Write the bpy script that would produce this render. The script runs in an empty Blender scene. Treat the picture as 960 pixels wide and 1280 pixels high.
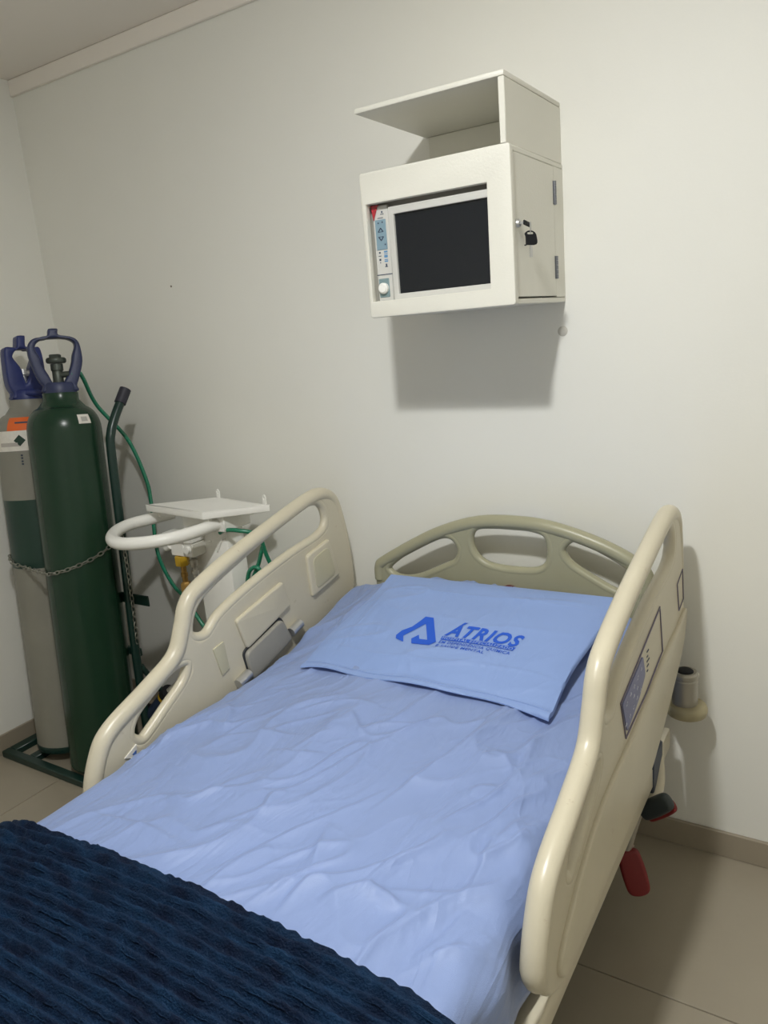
import bpy, bmesh, math, random
import numpy as np
from mathutils import Vector, Matrix, Euler

random.seed(4)
PI = math.pi
scene = bpy.context.scene
COL = scene.collection

# ------------------------------------------------------------------ camera
cam_d = bpy.data.cameras.new('camera')
cam = bpy.data.objects.new('camera', cam_d)
COL.objects.link(cam)
_r = Vector((0.84783, 0.52375, -0.08285))
_u = Vector((-0.05642, 0.24445, 0.96802))
_f = Vector((-0.52726, 0.81604, -0.23680))
M = Matrix(((_r.x, _u.x, -_f.x, 0.4805), (_r.y, _u.y, -_f.y, -2.0404), (_r.z, _u.z, -_f.z, 1.55), (0, 0, 0, 1)))
cam.matrix_world = M
cam_d.sensor_fit = 'VERTICAL'
cam_d.sensor_height = 36.0
cam_d.lens = 939.33 / 1280 * 36.0
cam_d.clip_start = 0.02
scene.camera = cam

# ------------------------------------------------------------------ world, exposure, lamp light
world = bpy.data.worlds.new('world')
scene.world = world
world.use_nodes = True
world.node_tree.nodes['Background'].inputs[0].default_value = (0.8, 0.85, 0.9, 1)
world.node_tree.nodes['Background'].inputs[1].default_value = 0.2
vs = scene.view_settings
vs.view_transform = 'Standard'
vs.look = 'None'
vs.gamma = 1.0
vs.use_curve_mapping = False
vs.exposure = 0.0
LAMP_POS = (-0.02, -1.62, 2.572)
LAMP_POWER = 47.5
LAMP_COLOR = (0.985, 1.0, 0.985)
scene.cycles.max_bounces = 10
scene.cycles.diffuse_bounces = 6
scene.cycles.use_denoising = True


# ------------------------------------------------------------------ helpers
def lin(c):
    def f(x):
        x /= 255.0
        return x / 12.92 if x <= 0.04045 else ((x + 0.055) / 1.055) ** 2.4
    return (f(c[0]), f(c[1]), f(c[2]), 1.0)


def mat(name, rgb, rough=0.5, metal=0.0, noise=0.0, nscale=8.0, bump=0.0, bscale=60.0, sheen=0.0, spec=0.5, coat=0.0):
    m = bpy.data.materials.new(name)
    m.use_nodes = True
    nt = m.node_tree
    b = nt.nodes['Principled BSDF']
    b.inputs['Base Color'].default_value = lin(rgb)
    b.inputs['Roughness'].default_value = rough
    b.inputs['Metallic'].default_value = metal
    b.inputs['Specular IOR Level'].default_value = spec
    if sheen:
        b.inputs['Sheen Weight'].default_value = sheen
        b.inputs['Sheen Roughness'].default_value = 0.4
    if coat:
        b.inputs['Coat Weight'].default_value = coat
    tc = nt.nodes.new('ShaderNodeTexCoord')
    if noise:
        n = nt.nodes.new('ShaderNodeTexNoise')
        n.inputs['Scale'].default_value = nscale
        n.inputs['Detail'].default_value = 5
        nt.links.new(tc.outputs['Object'], n.inputs['Vector'])
        r = nt.nodes.new('ShaderNodeValToRGB')
        base = lin(rgb)
        r.color_ramp.elements[0].position = 0.3
        r.color_ramp.elements[1].position = 0.7
        r.color_ramp.elements[0].color = tuple(c * (1 - noise) for c in base[:3]) + (1,)
        r.color_ramp.elements[1].color = tuple(min(1, c * (1 + noise)) for c in base[:3]) + (1,)
        nt.links.new(n.outputs['Fac'], r.inputs['Fac'])
        nt.links.new(r.outputs['Color'], b.inputs['Base Color'])
    if bump:
        n = nt.nodes.new('ShaderNodeTexNoise')
        n.inputs['Scale'].default_value = bscale
        n.inputs['Detail'].default_value = 4
        nt.links.new(tc.outputs['Object'], n.inputs['Vector'])
        bp = nt.nodes.new('ShaderNodeBump')
        bp.inputs['Strength'].default_value = bump
        bp.inputs['Distance'].default_value = 0.004
        nt.links.new(n.outputs['Fac'], bp.inputs['Height'])
        nt.links.new(bp.outputs['Normal'], b.inputs['Normal'])
    return m


M_WALL = mat('wall_paint', (232, 231, 224), 0.55, noise=0.02, nscale=1.5, bump=0.06, bscale=140)
M_CEIL = mat('ceiling_paint', (238, 232, 224), 0.8, noise=0.02, nscale=1.2)
M_TILE = mat('floor_tile', (154, 145, 128), 0.28, noise=0.05, nscale=3.0)
M_GROUT = mat('grout', (118, 110, 96), 0.9)
M_BASE = mat('baseboard_tile', (150, 140, 123), 0.3, noise=0.05, nscale=4.0)
M_WHITE = mat('white_lacquer', (220, 218, 208), 0.4, noise=0.015, nscale=5, bump=0.12, bscale=180)
M_WHITEMETAL = mat('white_powder_coat', (240, 239, 234), 0.32, noise=0.02, nscale=9)
M_CREAM = mat('cream_plastic', (202, 194, 172), 0.33, noise=0.035, nscale=7, bump=0.03, bscale=220)


def add_scuffs(m, rgb, scale, lo, hi):
    nt = m.node_tree
    b = nt.nodes['Principled BSDF']
    src = b.inputs['Base Color'].links[0].from_socket
    tc = nt.nodes.new('ShaderNodeTexCoord')
    n = nt.nodes.new('ShaderNodeTexNoise')
    n.inputs['Scale'].default_value = scale
    n.inputs['Detail'].default_value = 6
    n.inputs['Roughness'].default_value = 0.7
    nt.links.new(tc.outputs['Object'], n.inputs['Vector'])
    r = nt.nodes.new('ShaderNodeValToRGB')
    r.color_ramp.elements[0].position = lo
    r.color_ramp.elements[0].color = (0, 0, 0, 1)
    r.color_ramp.elements[1].position = hi
    r.color_ramp.elements[1].color = (0.55, 0.55, 0.55, 1)
    nt.links.new(n.outputs['Fac'], r.inputs['Fac'])
    mx = nt.nodes.new('ShaderNodeMix')
    mx.data_type = 'RGBA'
    mx.inputs[7].default_value = lin(rgb)
    nt.links.new(r.outputs['Color'], mx.inputs[0])
    nt.links.new(src, mx.inputs[6])
    nt.links.new(mx.outputs[2], b.inputs['Base Color'])


add_scuffs(M_CREAM, (140, 112, 78), 22, 0.66, 0.74)
M_CREAM_D = mat('worn_cream_plastic', (190, 184, 158), 0.4, noise=0.04, nscale=9)
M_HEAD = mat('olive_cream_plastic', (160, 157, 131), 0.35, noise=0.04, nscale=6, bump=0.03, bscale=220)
M_TAN = mat('tan_rubber', (166, 156, 124), 0.5, noise=0.06, nscale=20)
M_GREYPL = mat('grey_plastic', (150, 147, 138), 0.4)
M_CHROME = mat('chrome', (205, 205, 205), 0.32, metal=0.85)
M_STEEL = mat('brushed_steel', (170, 166, 156), 0.38, metal=0.6)
M_HINGE = mat('hinge_steel', (128, 130, 136), 0.3, metal=0.8)
M_DARKSTEEL = mat('dark_steel', (60, 62, 64), 0.5, metal=0.5)
M_BLACKPL = mat('black_plastic', (22, 23, 27), 0.6, spec=0.3)
M_SCREEN = mat('dark_screen_glass', (26, 29, 34), 0.15)
M_BEZEL = mat('monitor_grey', (200, 199, 194), 0.45)
M_BEZEL_D = mat('monitor_shell', (172, 168, 163), 0.5)
M_PALEBLUE = mat('pale_blue_keypad', (126, 152, 166), 0.4)
M_TEAL = mat('teal_grey_plate', (120, 142, 146), 0.4)
M_PRINT = mat('dark_print', (60, 72, 92), 0.6)
M_BLUEPRINT = mat('blue_print', (90, 140, 185), 0.6)
M_RED = mat('red_lens', (170, 42, 52), 0.25, coat=0.4)
M_PINK = mat('pale_red_lens', (214, 150, 150), 0.3)
M_GREEN = mat('green_cylinder_paint', (27, 54, 38), 0.26, noise=0.05, nscale=6, spec=0.35)
M_GREENB = mat('green_band_paint', (22, 54, 44), 0.35, noise=0.05, nscale=6)
M_GREYCYL = mat('grey_cylinder_paint', (132, 130, 120), 0.45, noise=0.06, nscale=7)
M_CAP = mat('navy_valve_guard', (42, 50, 84), 0.45, noise=0.08, nscale=14)
M_CAP2 = mat('blue_valve_guard', (34, 46, 104), 0.45, noise=0.08, nscale=14)
M_CART = mat('dark_green_paint', (20, 48, 42), 0.3, noise=0.06, nscale=12)
M_GRIP = mat('dark_grip', (38, 38, 50), 0.55)
M_VALVE = mat('tarnished_valve', (78, 84, 78), 0.42, metal=0.4, noise=0.1, nscale=40)
M_BRASS = mat('brass', (176, 140, 78), 0.35, metal=0.7, noise=0.08, nscale=60)
M_YELLOW = mat('yellow_nut', (196, 158, 40), 0.4, metal=0.15)
M_HOSE = mat('green_hose', (32, 122, 92), 0.25, coat=0.3)
M_ORANGE = mat('orange_label', (222, 102, 40), 0.5)
M_PAPER = mat('white_label', (218, 214, 206), 0.5, noise=0.06, nscale=60)
M_CHAIN = mat('chain_steel', (150, 150, 140), 0.35, metal=0.8)
M_RUBBER = mat('red_rubber', (120, 30, 32), 0.5)
M_PEDAL = mat('dark_pedal', (52, 60, 62), 0.5)
M_PANELBLUE = mat('panel_blue', (118, 122, 160), 0.45, noise=0.05, nscale=30)
M_PANELLINE = mat('panel_outline', (110, 104, 124), 0.5)
M_LOGO = mat('logo_ink', (28, 84, 196), 0.75)
M_NAVYPL = mat('navy_plastic', (36, 48, 70), 0.45)
M_MATTRESS = mat('mattress_cover', (70, 90, 140), 0.6)
M_STICKER = mat('sticker_blue', (60, 90, 150), 0.4)
M_BURG = mat('burgundy_plastic', (92, 36, 36), 0.4)
M_BULB = None


def cloth_mat(name, rgb, scale, strength, sheen=0.12):
    m = bpy.data.materials.new(name)
    m.use_nodes = True
    nt = m.node_tree
    b = nt.nodes['Principled BSDF']
    b.inputs['Base Color'].default_value = lin(rgb)
    b.inputs['Roughness'].default_value = 0.5
    b.inputs['Sheen Weight'].default_value = sheen
    tc = nt.nodes.new('ShaderNodeTexCoord')
    mp = nt.nodes.new('ShaderNodeMapping')
    mp.inputs['Rotation'].default_value = (0, 0, math.radians(35))
    mp.inputs['Scale'].default_value = (1.0, 0.35, 1.0)
    nt.links.new(tc.outputs['Object'], mp.inputs['Vector'])
    n1 = nt.nodes.new('ShaderNodeTexNoise')
    n1.inputs['Scale'].default_value = scale
    n1.inputs['Detail'].default_value = 3
    n1.inputs['Distortion'].default_value = 1.4
    nt.links.new(mp.outputs['Vector'], n1.inputs['Vector'])
    # ridged: |noise-0.5|
    s = nt.nodes.new('ShaderNodeMath'); s.operation = 'SUBTRACT'; s.inputs[1].default_value = 0.5
    a = nt.nodes.new('ShaderNodeMath'); a.operation = 'ABSOLUTE'
    nt.links.new(n1.outputs['Fac'], s.inputs[0]); nt.links.new(s.outputs[0], a.inputs[0])
    n2 = nt.nodes.new('ShaderNodeTexNoise')
    n2.inputs['Scale'].default_value = 900
    nt.links.new(tc.outputs['Object'], n2.inputs['Vector'])
    mx = nt.nodes.new('ShaderNodeMath'); mx.operation = 'MULTIPLY_ADD'
    mx.inputs[1].default_value = 0.03
    nt.links.new(n2.outputs['Fac'], mx.inputs[0]); nt.links.new(a.outputs[0], mx.inputs[2])
    bp = nt.nodes.new('ShaderNodeBump')
    bp.inputs['Strength'].default_value = strength
    bp.inputs['Distance'].default_value = 0.02
    bp.invert = True
    nt.links.new(mx.outputs[0], bp.inputs['Height'])
    nt.links.new(bp.outputs['Normal'], b.inputs['Normal'])
    return m


M_SHEET = cloth_mat('blue_sheet_cloth', (131, 150, 195), 7.0, 0.6)
M_PILLOW = cloth_mat('blue_pillowcase_cloth', (133, 158, 209), 6.0, 0.45)


def plush_mat():
    m = bpy.data.materials.new('navy_plush')
    m.use_nodes = True
    nt = m.node_tree
    b = nt.nodes['Principled BSDF']
    b.inputs['Roughness'].default_value = 0.7
    b.inputs['Sheen Weight'].default_value = 0.10
    b.inputs['Specular IOR Level'].default_value = 0.15
    b.inputs['Sheen Roughness'].default_value = 0.35
    b.inputs['Sheen Tint'].default_value = lin((110, 150, 200))
    tc = nt.nodes.new('ShaderNodeTexCoord')
    n = nt.nodes.new('ShaderNodeTexNoise')
    n.inputs['Scale'].default_value = 26
    n.inputs['Detail'].default_value = 6
    mp = nt.nodes.new('ShaderNodeMapping')
    mp.inputs['Scale'].default_value = (0.6, 1.6, 1)
    nt.links.new(tc.outputs['Object'], mp.inputs['Vector'])
    nt.links.new(mp.outputs['Vector'], n.inputs['Vector'])
    r = nt.nodes.new('ShaderNodeValToRGB')
    r.color_ramp.elements[0].position = 0.35
    r.color_ramp.elements[0].color = lin((7, 20, 42))
    r.color_ramp.elements[1].position = 0.68
    r.color_ramp.elements[1].color = lin((17, 44, 72))
    nt.links.new(n.outputs['Fac'], r.inputs['Fac'])
    nt.links.new(r.outputs['Color'], b.inputs['Base Color'])
    n2 = nt.nodes.new('ShaderNodeTexNoise')
    n2.inputs['Scale'].default_value = 260
    n2.inputs['Detail'].default_value = 3
    nt.links.new(tc.outputs['Object'], n2.inputs['Vector'])
    bp = nt.nodes.new('ShaderNodeBump')
    bp.inputs['Strength'].default_value = 0.8
    bp.inputs['Distance'].default_value = 0.004
    nt.links.new(n2.outputs['Fac'], bp.inputs['Height'])
    nt.links.new(bp.outputs['Normal'], b.inputs['Normal'])
    return m


M_PLUSH = plush_mat()


def link(name, me, material, parent=None, label=None):
    o = bpy.data.objects.new(name, me)
    COL.objects.link(o)
    mats = material if isinstance(material, (list, tuple)) else [material]
    for m in mats:
        if m is not None:
            me.materials.append(m)
    if parent is not None:
        o.parent = parent
    if label:
        o['label'] = label
    return o


def obj(name, bm, material, parent=None, label=None, smooth=True, angle=40):
    me = bpy.data.meshes.new(name)
    bmesh.ops.recalc_face_normals(bm, faces=bm.faces[:])
    bm.to_mesh(me)
    bm.free()
    if smooth:
        me.shade_smooth()
        me.set_sharp_from_angle(angle=math.radians(angle))
    return link(name, me, material, parent, label)


def thing(name, label, cat, loc=(0, 0, 0), rot=(0, 0, 0), group=None):
    o = bpy.data.objects.new(name, None)
    COL.objects.link(o)
    o.empty_display_size = 0.05
    o.location = loc
    o.rotation_euler = rot
    o['label'] = label
    o['category'] = cat
    if group:
        o['group'] = group
    return o


def tag(o, label, cat, group=None):
    o['label'] = label
    o['category'] = cat
    if group:
        o['group'] = group
    return o


def structure(o):
    o['kind'] = 'structure'
    return o


def add_box(bm, lo, hi, bevel=0.0, seg=2, mtx=None):
    r = bmesh.ops.create_cube(bm, size=1.0)
    vs_ = r['verts']
    c = [(lo[i] + hi[i]) / 2 for i in range(3)]
    s = [abs(hi[i] - lo[i]) for i in range(3)]
    for v in vs_:
        v.co = Vector((c[0] + v.co.x * s[0], c[1] + v.co.y * s[1], c[2] + v.co.z * s[2]))
    if bevel:
        es = list({e for v in vs_ for e in v.link_edges})
        rr = bmesh.ops.bevel(bm, geom=es, offset=bevel, segments=seg, profile=0.5, affect='EDGES')
        vs_ = list({v for f in rr['faces'] for v in f.verts} | {v for v in vs_ if v.is_valid})
    if mtx is not None:
        for v in vs_:
            v.co = mtx @ v.co
    return vs_


def box(lo, hi, bevel=0.0, seg=2, mtx=None):
    bm = bmesh.new()
    add_box(bm, lo, hi, bevel, seg, mtx)
    return bm


def spline(pts, n=8, closed=False):
    P = [Vector(p) for p in pts]
    N = len(P)
    out = []
    segs = N if closed else N - 1
    for i in range(segs):
        if closed:
            p0, p1, p2, p3 = P[(i - 1) % N], P[i], P[(i + 1) % N], P[(i + 2) % N]
        else:
            p1, p2 = P[i], P[i + 1]
            p0 = P[i - 1] if i > 0 else p1 * 2 - p2
            p3 = P[i + 2] if i + 2 < N else p2 * 2 - p1
        for k in range(n):
            t = k / n
            out.append(0.5 * ((2 * p1) + (-p0 + p2) * t + (2 * p0 - 5 * p1 + 4 * p2 - p3) * t * t + (-p0 + 3 * p1 - 3 * p2 + p3) * t ** 3))
    if not closed:
        out.append(P[-1].copy())
    return out


def add_tube(bm, pts, rad, seg=12, closed=False, cap=True):
    P = [Vector(p) for p in pts]
    N = len(P)
    rads = rad if isinstance(rad, (list, tuple)) else [rad] * N
    rings = []
    prev = None
    for i in range(N):
        if closed:
            t = P[(i + 1) % N] - P[i - 1]
        else:
            t = P[min(i + 1, N - 1)] - P[max(i - 1, 0)]
        t.normalize()
        if prev is None:
            a = Vector((0, 0, 1)) if abs(t.z) < 0.9 else Vector((1, 0, 0))
            nrm = t.cross(a).normalized()
        else:
            nrm = (prev - t * prev.dot(t)).normalized()
        prev = nrm
        bn = t.cross(nrm)
        rings.append([bm.verts.new(P[i] + (nrm * math.cos(2 * PI * k / seg) + bn * math.sin(2 * PI * k / seg)) * rads[i]) for k in range(seg)])
    M_ = N if closed else N - 1
    for i in range(M_):
        a, b = rings[i], rings[(i + 1) % N]
        for k in range(seg):
            bm.faces.new((a[k], a[(k + 1) % seg], b[(k + 1) % seg], b[k]))
    if cap and not closed:
        bm.faces.new(rings[0][::-1])
        bm.faces.new(rings[-1])


def tube(pts, rad, seg=12, closed=False):
    bm = bmesh.new()
    add_tube(bm, pts, rad, seg, closed)
    return bm


def add_lathe(bm, prof, seg=32, mtx=None, mats=None):
    rings = []
    for (r, z) in prof:
        if r < 1e-6:
            rings.append([bm.verts.new((0, 0, z))])
        else:
            rings.append([bm.verts.new((r * math.cos(2 * PI * k / seg), r * math.sin(2 * PI * k / seg), z)) for k in range(seg)])
    for i in range(len(rings) - 1):
        a, b = rings[i], rings[i + 1]
        for k in range(seg):
            k2 = (k + 1) % seg
            if len(a) == 1 and len(b) == 1:
                continue
            if len(a) == 1:
                f = bm.faces.new((a[0], b[k2], b[k]))
            elif len(b) == 1:
                f = bm.faces.new((a[k], a[k2], b[0]))
            else:
                f = bm.faces.new((a[k], a[k2], b[k2], b[k]))
            if mats:
                f.material_index = mats[i]
    if mtx is not None:
        for ring in rings:
            for v in ring:
                v.co = mtx @ v.co


def lathe(prof, seg=32, mtx=None, mats=None):
    bm = bmesh.new()
    add_lathe(bm, prof, seg, mtx, mats)
    return bm


def shape_mesh(name, loops, depth, bevel, mtx, res=2):
    """filled 2D outline with holes, extruded and rounded, as mesh; loops in local XY, thickness along local Z"""
    cu = bpy.data.curves.new(name, 'CURVE')
    cu.dimensions = '2D'
    cu.fill_mode = 'BOTH'
    cu.extrude = max(depth / 2 - bevel, 0.0002)
    cu.bevel_depth = bevel
    cu.bevel_resolution = res
    cu.offset = -bevel
    for lp in loops:
        sp = cu.splines.new('POLY')
        sp.points.add(len(lp) - 1)
        for i, p in enumerate(lp):
            sp.points[i].co = (p[0], p[1], 0, 1)
        sp.use_cyclic_u = True
    o = bpy.data.objects.new(name, cu)
    COL.objects.link(o)
    dg = bpy.context.evaluated_depsgraph_get()
    dg.update()
    me = bpy.data.meshes.new_from_object(o.evaluated_get(dg))
    bpy.data.objects.remove(o)
    bpy.data.curves.remove(cu)
    bm = bmesh.new()
    bm.from_mesh(me)
    bpy.data.meshes.remove(me)
    bmesh.ops.remove_doubles(bm, verts=bm.verts[:], dist=1e-5)
    for v in bm.verts:
        v.co = mtx @ v.co
    return bm


# local XY = world YZ (thickness along X), and local XY = world XZ (thickness along Y)
def YZ(x):
    return Matrix(((0, 0, 1, x), (1, 0, 0, 0), (0, 1, 0, 0), (0, 0, 0, 1)))


def XZ(y):
    return Matrix(((1, 0, 0, 0), (0, 0, -1, y), (0, 1, 0, 0), (0, 0, 0, 1)))


# ------------------------------------------------------------------ room shell
X0, X1, Y0, Y1, H = -2.40, 1.75, -3.30, 0.0, 2.605
T = 0.1
floor = structure(obj('floor', box((X0, Y0, -0.10), (X1, Y1, -0.006)), M_GROUT, smooth=False))
structure(obj('ceiling', box((X0 - T, Y0 - T, H), (X1 + T, Y1 + T, H + T)), M_CEIL, smooth=False))
structure(obj('wall_back', box((X0 - T, Y1, -0.1), (X1 + T, Y1 + T, H)), M_WALL, smooth=False))
structure(obj('wall_left', box((X0 - T, Y0, -0.1), (X0, Y1, H)), M_WALL, smooth=False))
structure(obj('wall_right', box((X1, Y0, -0.1), (X1 + T, Y1, H)), M_WALL, smooth=False))
structure(obj('wall_front', box((X0 - T, Y0 - T, -0.1), (X1 + T, Y0, H)), M_WALL, smooth=False))
structure(obj('baseboard_back', box((X0, -0.012, 0.0), (X1, 0, 0.079), 0.002, 1), M_BASE))
structure(obj('baseboard_left', box((X0, Y0, 0.0), (X0 + 0.012, -0.012, 0.079), 0.002, 1), M_BASE))
structure(obj('trim_1', box((X0, -0.012, 2.545), (X1, 0, H), 0.003, 1), M_CEIL))
TS = 0.84
xs = [X0, -2.0, -1.16, -0.32, 0.52, 1.36, X1]
ys = [Y0, -3.075, -2.235, -1.395, -0.555, Y1]
for i in range(len(xs) - 1):
    for j in range(len(ys) - 1):
        obj('tile', box((xs[i] + 0.0012, ys[j] + 0.0012, -0.006), (xs[i + 1] - 0.0012, ys[j + 1] - 0.0012, 0.0), 0.0012, 1), M_TILE, floor)

wall_back = bpy.data.objects['wall_back']
obj('wall_smudge', lathe([(0, 0.0012), (0.006, 0.001), (0.011, 0.0006), (0.014, -0.001)], 16, Matrix.Translation((-0.212, -0.001, 1.502)) @ Matrix.Rotation(PI / 2, 4, 'X')), mat('grey_smudge', (196, 193, 184), 0.8), wall_back, 'small grey smudge')
obj('nail_hole', lathe([(0, 0.001), (0.003, 0.0008), (0.004, -0.001)], 10, Matrix.Translation((-1.679, -0.001, 1.763)) @ Matrix.Rotation(PI / 2, 4, 'X')), mat('hole_grey', (130, 122, 110), 0.9), wall_back, 'tiny dark nail hole')

# ceiling lamp (out of frame) that lights the room
lampo = thing('ceiling_lamp', 'small round white ceiling spotlight above the bed', 'lamp', (LAMP_POS[0], LAMP_POS[1], H))
obj('housing', lathe([(0, 0), (0.075, 0), (0.075, -0.026), (0.062, -0.028), (0.062, -0.02), (0, -0.02)], 32), M_WHITEMETAL, lampo)
ld = bpy.data.lights.new('lamp_light', 'AREA')
ld.shape = 'DISK'
ld.size = 0.11
ld.energy = LAMP_POWER * 0.60
ld.color = LAMP_COLOR
lo_ = bpy.data.objects.new('lamp_light', ld)
COL.objects.link(lo_)
lo_.parent = lampo
lo_.location = (0, 0, LAMP_POS[2] - H)
lp_ = bpy.data.lights.new('dome_light', 'POINT')
lp_.energy = LAMP_POWER * 0.40
lp_.shadow_soft_size = 0.05
lp_.color = LAMP_COLOR
lq_ = bpy.data.objects.new('dome_light', lp_)
COL.objects.link(lq_)
lq_.parent = lampo
lq_.location = (0, 0, LAMP_POS[2] - H - 0.06)

# ------------------------------------------------------------------ mattress surface
XL, XR = -0.915, 0.072
XC, HW = (XL + XR) / 2, (XR - XL) / 2
_ey = [-2.2, -1.2, -1.0, -0.75, -0.6, -0.5, -0.4, -0.27, -0.16, -0.08]
_ez = [0.630, 0.632, 0.636, 0.638, 0.640, 0.646, 0.662, 0.695, 0.712, 0.716]
_cy = [-2.2, -1.2, -0.8, -0.6, -0.4, -0.2, -0.08]
_cz = [0.016, 0.020, 0.035, 0.048, 0.062, 0.080, 0.080]


def top_z(x, y):
    ez = np.interp(y, _ey, _ez)
    cz = np.interp(y, _cy, _cz)
    t = np.clip(np.abs((x - XC) / HW), 0, 1)
    return ez + cz * (1 - t ** 2.2)


def vnoise(x, y, s, seed=0):
    """smooth value noise in numpy"""
    rng = np.random.RandomState(seed)
    tab = rng.rand(256, 256)
    xs_, ys_ = x * s + 100, y * s + 100
    xi, yi = np.floor(xs_).astype(int), np.floor(ys_).astype(int)
    fx, fy = xs_ - xi, ys_ - yi
    fx = fx * fx * (3 - 2 * fx)
    fy = fy * fy * (3 - 2 * fy)
    g = lambda a, b: tab[a % 256, b % 256]
    return (g(xi, yi) * (1 - fx) + g(xi + 1, yi) * fx) * (1 - fy) + (g(xi, yi + 1) * (1 - fx) + g(xi + 1, yi + 1) * fx) * fy


WR = [[(-0.434, -1.304), (-0.401, -1.226), (-0.36, -1.138), (-0.309, -1.053), (-0.254, -0.95)],
      [(-0.263, -1.045), (-0.23, -0.932), (-0.205, -0.835), (-0.18, -0.722), (-0.169, -0.603)],
      [(-0.251, -1.225), (-0.192, -1.177), (-0.135, -1.098), (-0.087, -1.003)],
      [(-0.009, -1.162), (-0.013, -1.099), (-0.02, -1.021), (-0.031, -0.911)],
      [(-0.018, -1.042), (-0.005, -0.976), (0.014, -0.896)],
      [(-0.509, -1.095), (-0.44, -1.049), (-0.405, -0.969), (-0.382, -0.891), (-0.324, -0.768), (-0.284, -0.661)],
      [(-0.273, -1.206), (-0.29, -1.151), (-0.309, -1.084)],
      [(-0.734, -0.982), (-0.716, -0.94), (-0.702, -0.879), (-0.665, -0.825)],
      [(-0.826, -0.823), (-0.77, -0.87), (-0.737, -0.931)],
      [(-0.486, -0.767), (-0.442, -0.802), (-0.411, -0.84)],
      [(-0.424, -0.829), (-0.379, -0.774), (-0.304, -0.733)],
      [(-0.404, -1.334), (-0.404, -1.28), (-0.383, -1.217), (-0.365, -1.186)],
      [(-0.172, -1.196), (-0.121, -1.195), (-0.096, -1.214)],
      [(-0.128, -1.184), (-0.06, -1.155), (-0.018, -1.13)],
      [(-0.031, -1.28), (-0.006, -1.22), (0.003, -1.147)],
      [(-0.014, -1.264), (0.039, -1.223), (0.091, -1.191)],
      [(-0.265, -1.307), (-0.257, -1.238), (-0.227, -1.204)],
      [(-0.109, -0.91), (-0.106, -0.882), (-0.069, -0.858)],
      [(-0.047, -0.855), (-0.054, -0.759), (-0.068, -0.656)],
      [(-0.515, -1.224), (-0.491, -1.189), (-0.453, -1.158)],
      [(-0.442, -1.116), (-0.452, -1.082), (-0.432, -1.059)],
      [(-0.208, -1.252), (-0.173, -1.206), (-0.147, -1.189)],
      [(-0.574, -0.961), (-0.49, -0.948), (-0.442, -0.918)],
      [(0.097, -1.192), (0.114, -1.16), (0.104, -1.132)]]
WR += [[(-0.833, -0.766), (-0.814, -0.661), (-0.809, -0.526)], [(-0.854, -1.132), (-0.831, -0.938), (-0.745, -0.774)],
       [(-0.811, -1.267), (-0.66, -1.252), (-0.52, -1.261)], [(-0.733, -1.008), (-0.683, -0.931), (-0.533, -0.883)], [(-0.70, -1.20), (-0.60, -1.12), (-0.50, -1.06)], [(-0.80, -0.62), (-0.77, -0.45), (-0.79, -0.30)], [(-0.62, -0.80), (-0.55, -0.74), (-0.44, -0.72)]]


def wrinkles(x, y):
    h = np.zeros_like(x)
    rng = random.Random(7)
    for k, w in enumerate(WR):
        amp = rng.uniform(0.007, 0.0115)
        wid = rng.uniform(0.007, 0.011)
        pts = spline([(a, b, 0) for a, b in w], 6)
        best = np.full_like(x, 9.0)
        side = np.zeros_like(x)
        tt = np.zeros_like(x)
        n = len(pts) - 1
        for i in range(n):
            ax, ay = pts[i].x, pts[i].y
            bx, by = pts[i + 1].x, pts[i + 1].y
            dx, dy = bx - ax, by - ay
            L2 = dx * dx + dy * dy
            t = np.clip(((x - ax) * dx + (y - ay) * dy) / L2, 0, 1)
            px, py = ax + t * dx - x, ay + t * dy - y
            d = np.sqrt(px * px + py * py)
            m = d < best
            best = np.where(m, d, best)
            side = np.where(m, np.sign(dx * -py - dy * -px), side)
            tt = np.where(m, (i + t) / n, tt)
        env = np.sin(PI * np.clip(tt, 0.03, 0.97)) ** 0.7
        sgn = best * side
        # steep on one side, long on the other
        prof = np.where(sgn > 0, np.exp(-(sgn / wid) ** 2), np.exp(-np.abs(sgn) / (wid * 2.6)))
        h += amp * env * prof
    # broad soft waves and ridged creases
    a = math.radians(62)
    u = x * math.cos(a) + y * math.sin(a)
    v = -x * math.sin(a) + y * math.cos(a)
    n1 = vnoise(u * 2.2 + 0.35 * vnoise(x, y, 6, 5), v * 7 + 0.9 * vnoise(x, y, 5, 9), 1.0, 2)
    h += 0.014 * (1 - np.abs(2 * n1 - 1)) ** 3
    n2 = vnoise(u * 5 + 0.5 * vnoise(x, y, 9, 15), v * 15 + vnoise(x, y, 8, 19), 1.0, 12)
    h += 0.008 * (1 - np.abs(2 * n2 - 1)) ** 4
    n3 = vnoise(u * 9 + 0.8 * vnoise(x, y, 14, 25), v * 24 + 1.4 * vnoise(x, y, 12, 29), 1.0, 22)
    h += 0.0035 * (1 - np.abs(2 * n3 - 1)) ** 4 * vnoise(x, y, 5, 44)
    h += 0.004 * vnoise(x, y, 9, 3)
    return h


def cross_section(xl, xr, zl, zr, r, zt_l, zt_r, nd, nt, na=5):
    """list of (x, z or None) - None means take the top surface"""
    out = []
    for k in range(nd):
        out.append((xl, zl + (zt_l - r - zl) * k / nd, 'side'))
    for k in range(na):
        a = PI / 2 * k / na
        out.append((xl + r - r * math.cos(a), zt_l - r + r * math.sin(a), 'arc'))
    for k in range(nt + 1):
        out.append((xl + r + (xr - xl - 2 * r) * k / nt, None, 'top'))
    for k in range(1, na + 1):
        a = PI / 2 * k / na
        out.append((xr - r + r * math.sin(a), zt_r - r + r * math.cos(a), 'arc'))
    for k in range(1, nd + 1):
        out.append((xr, zt_r - r + (zr - zt_r + r) * k / nd, 'side'))
    return out


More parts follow.
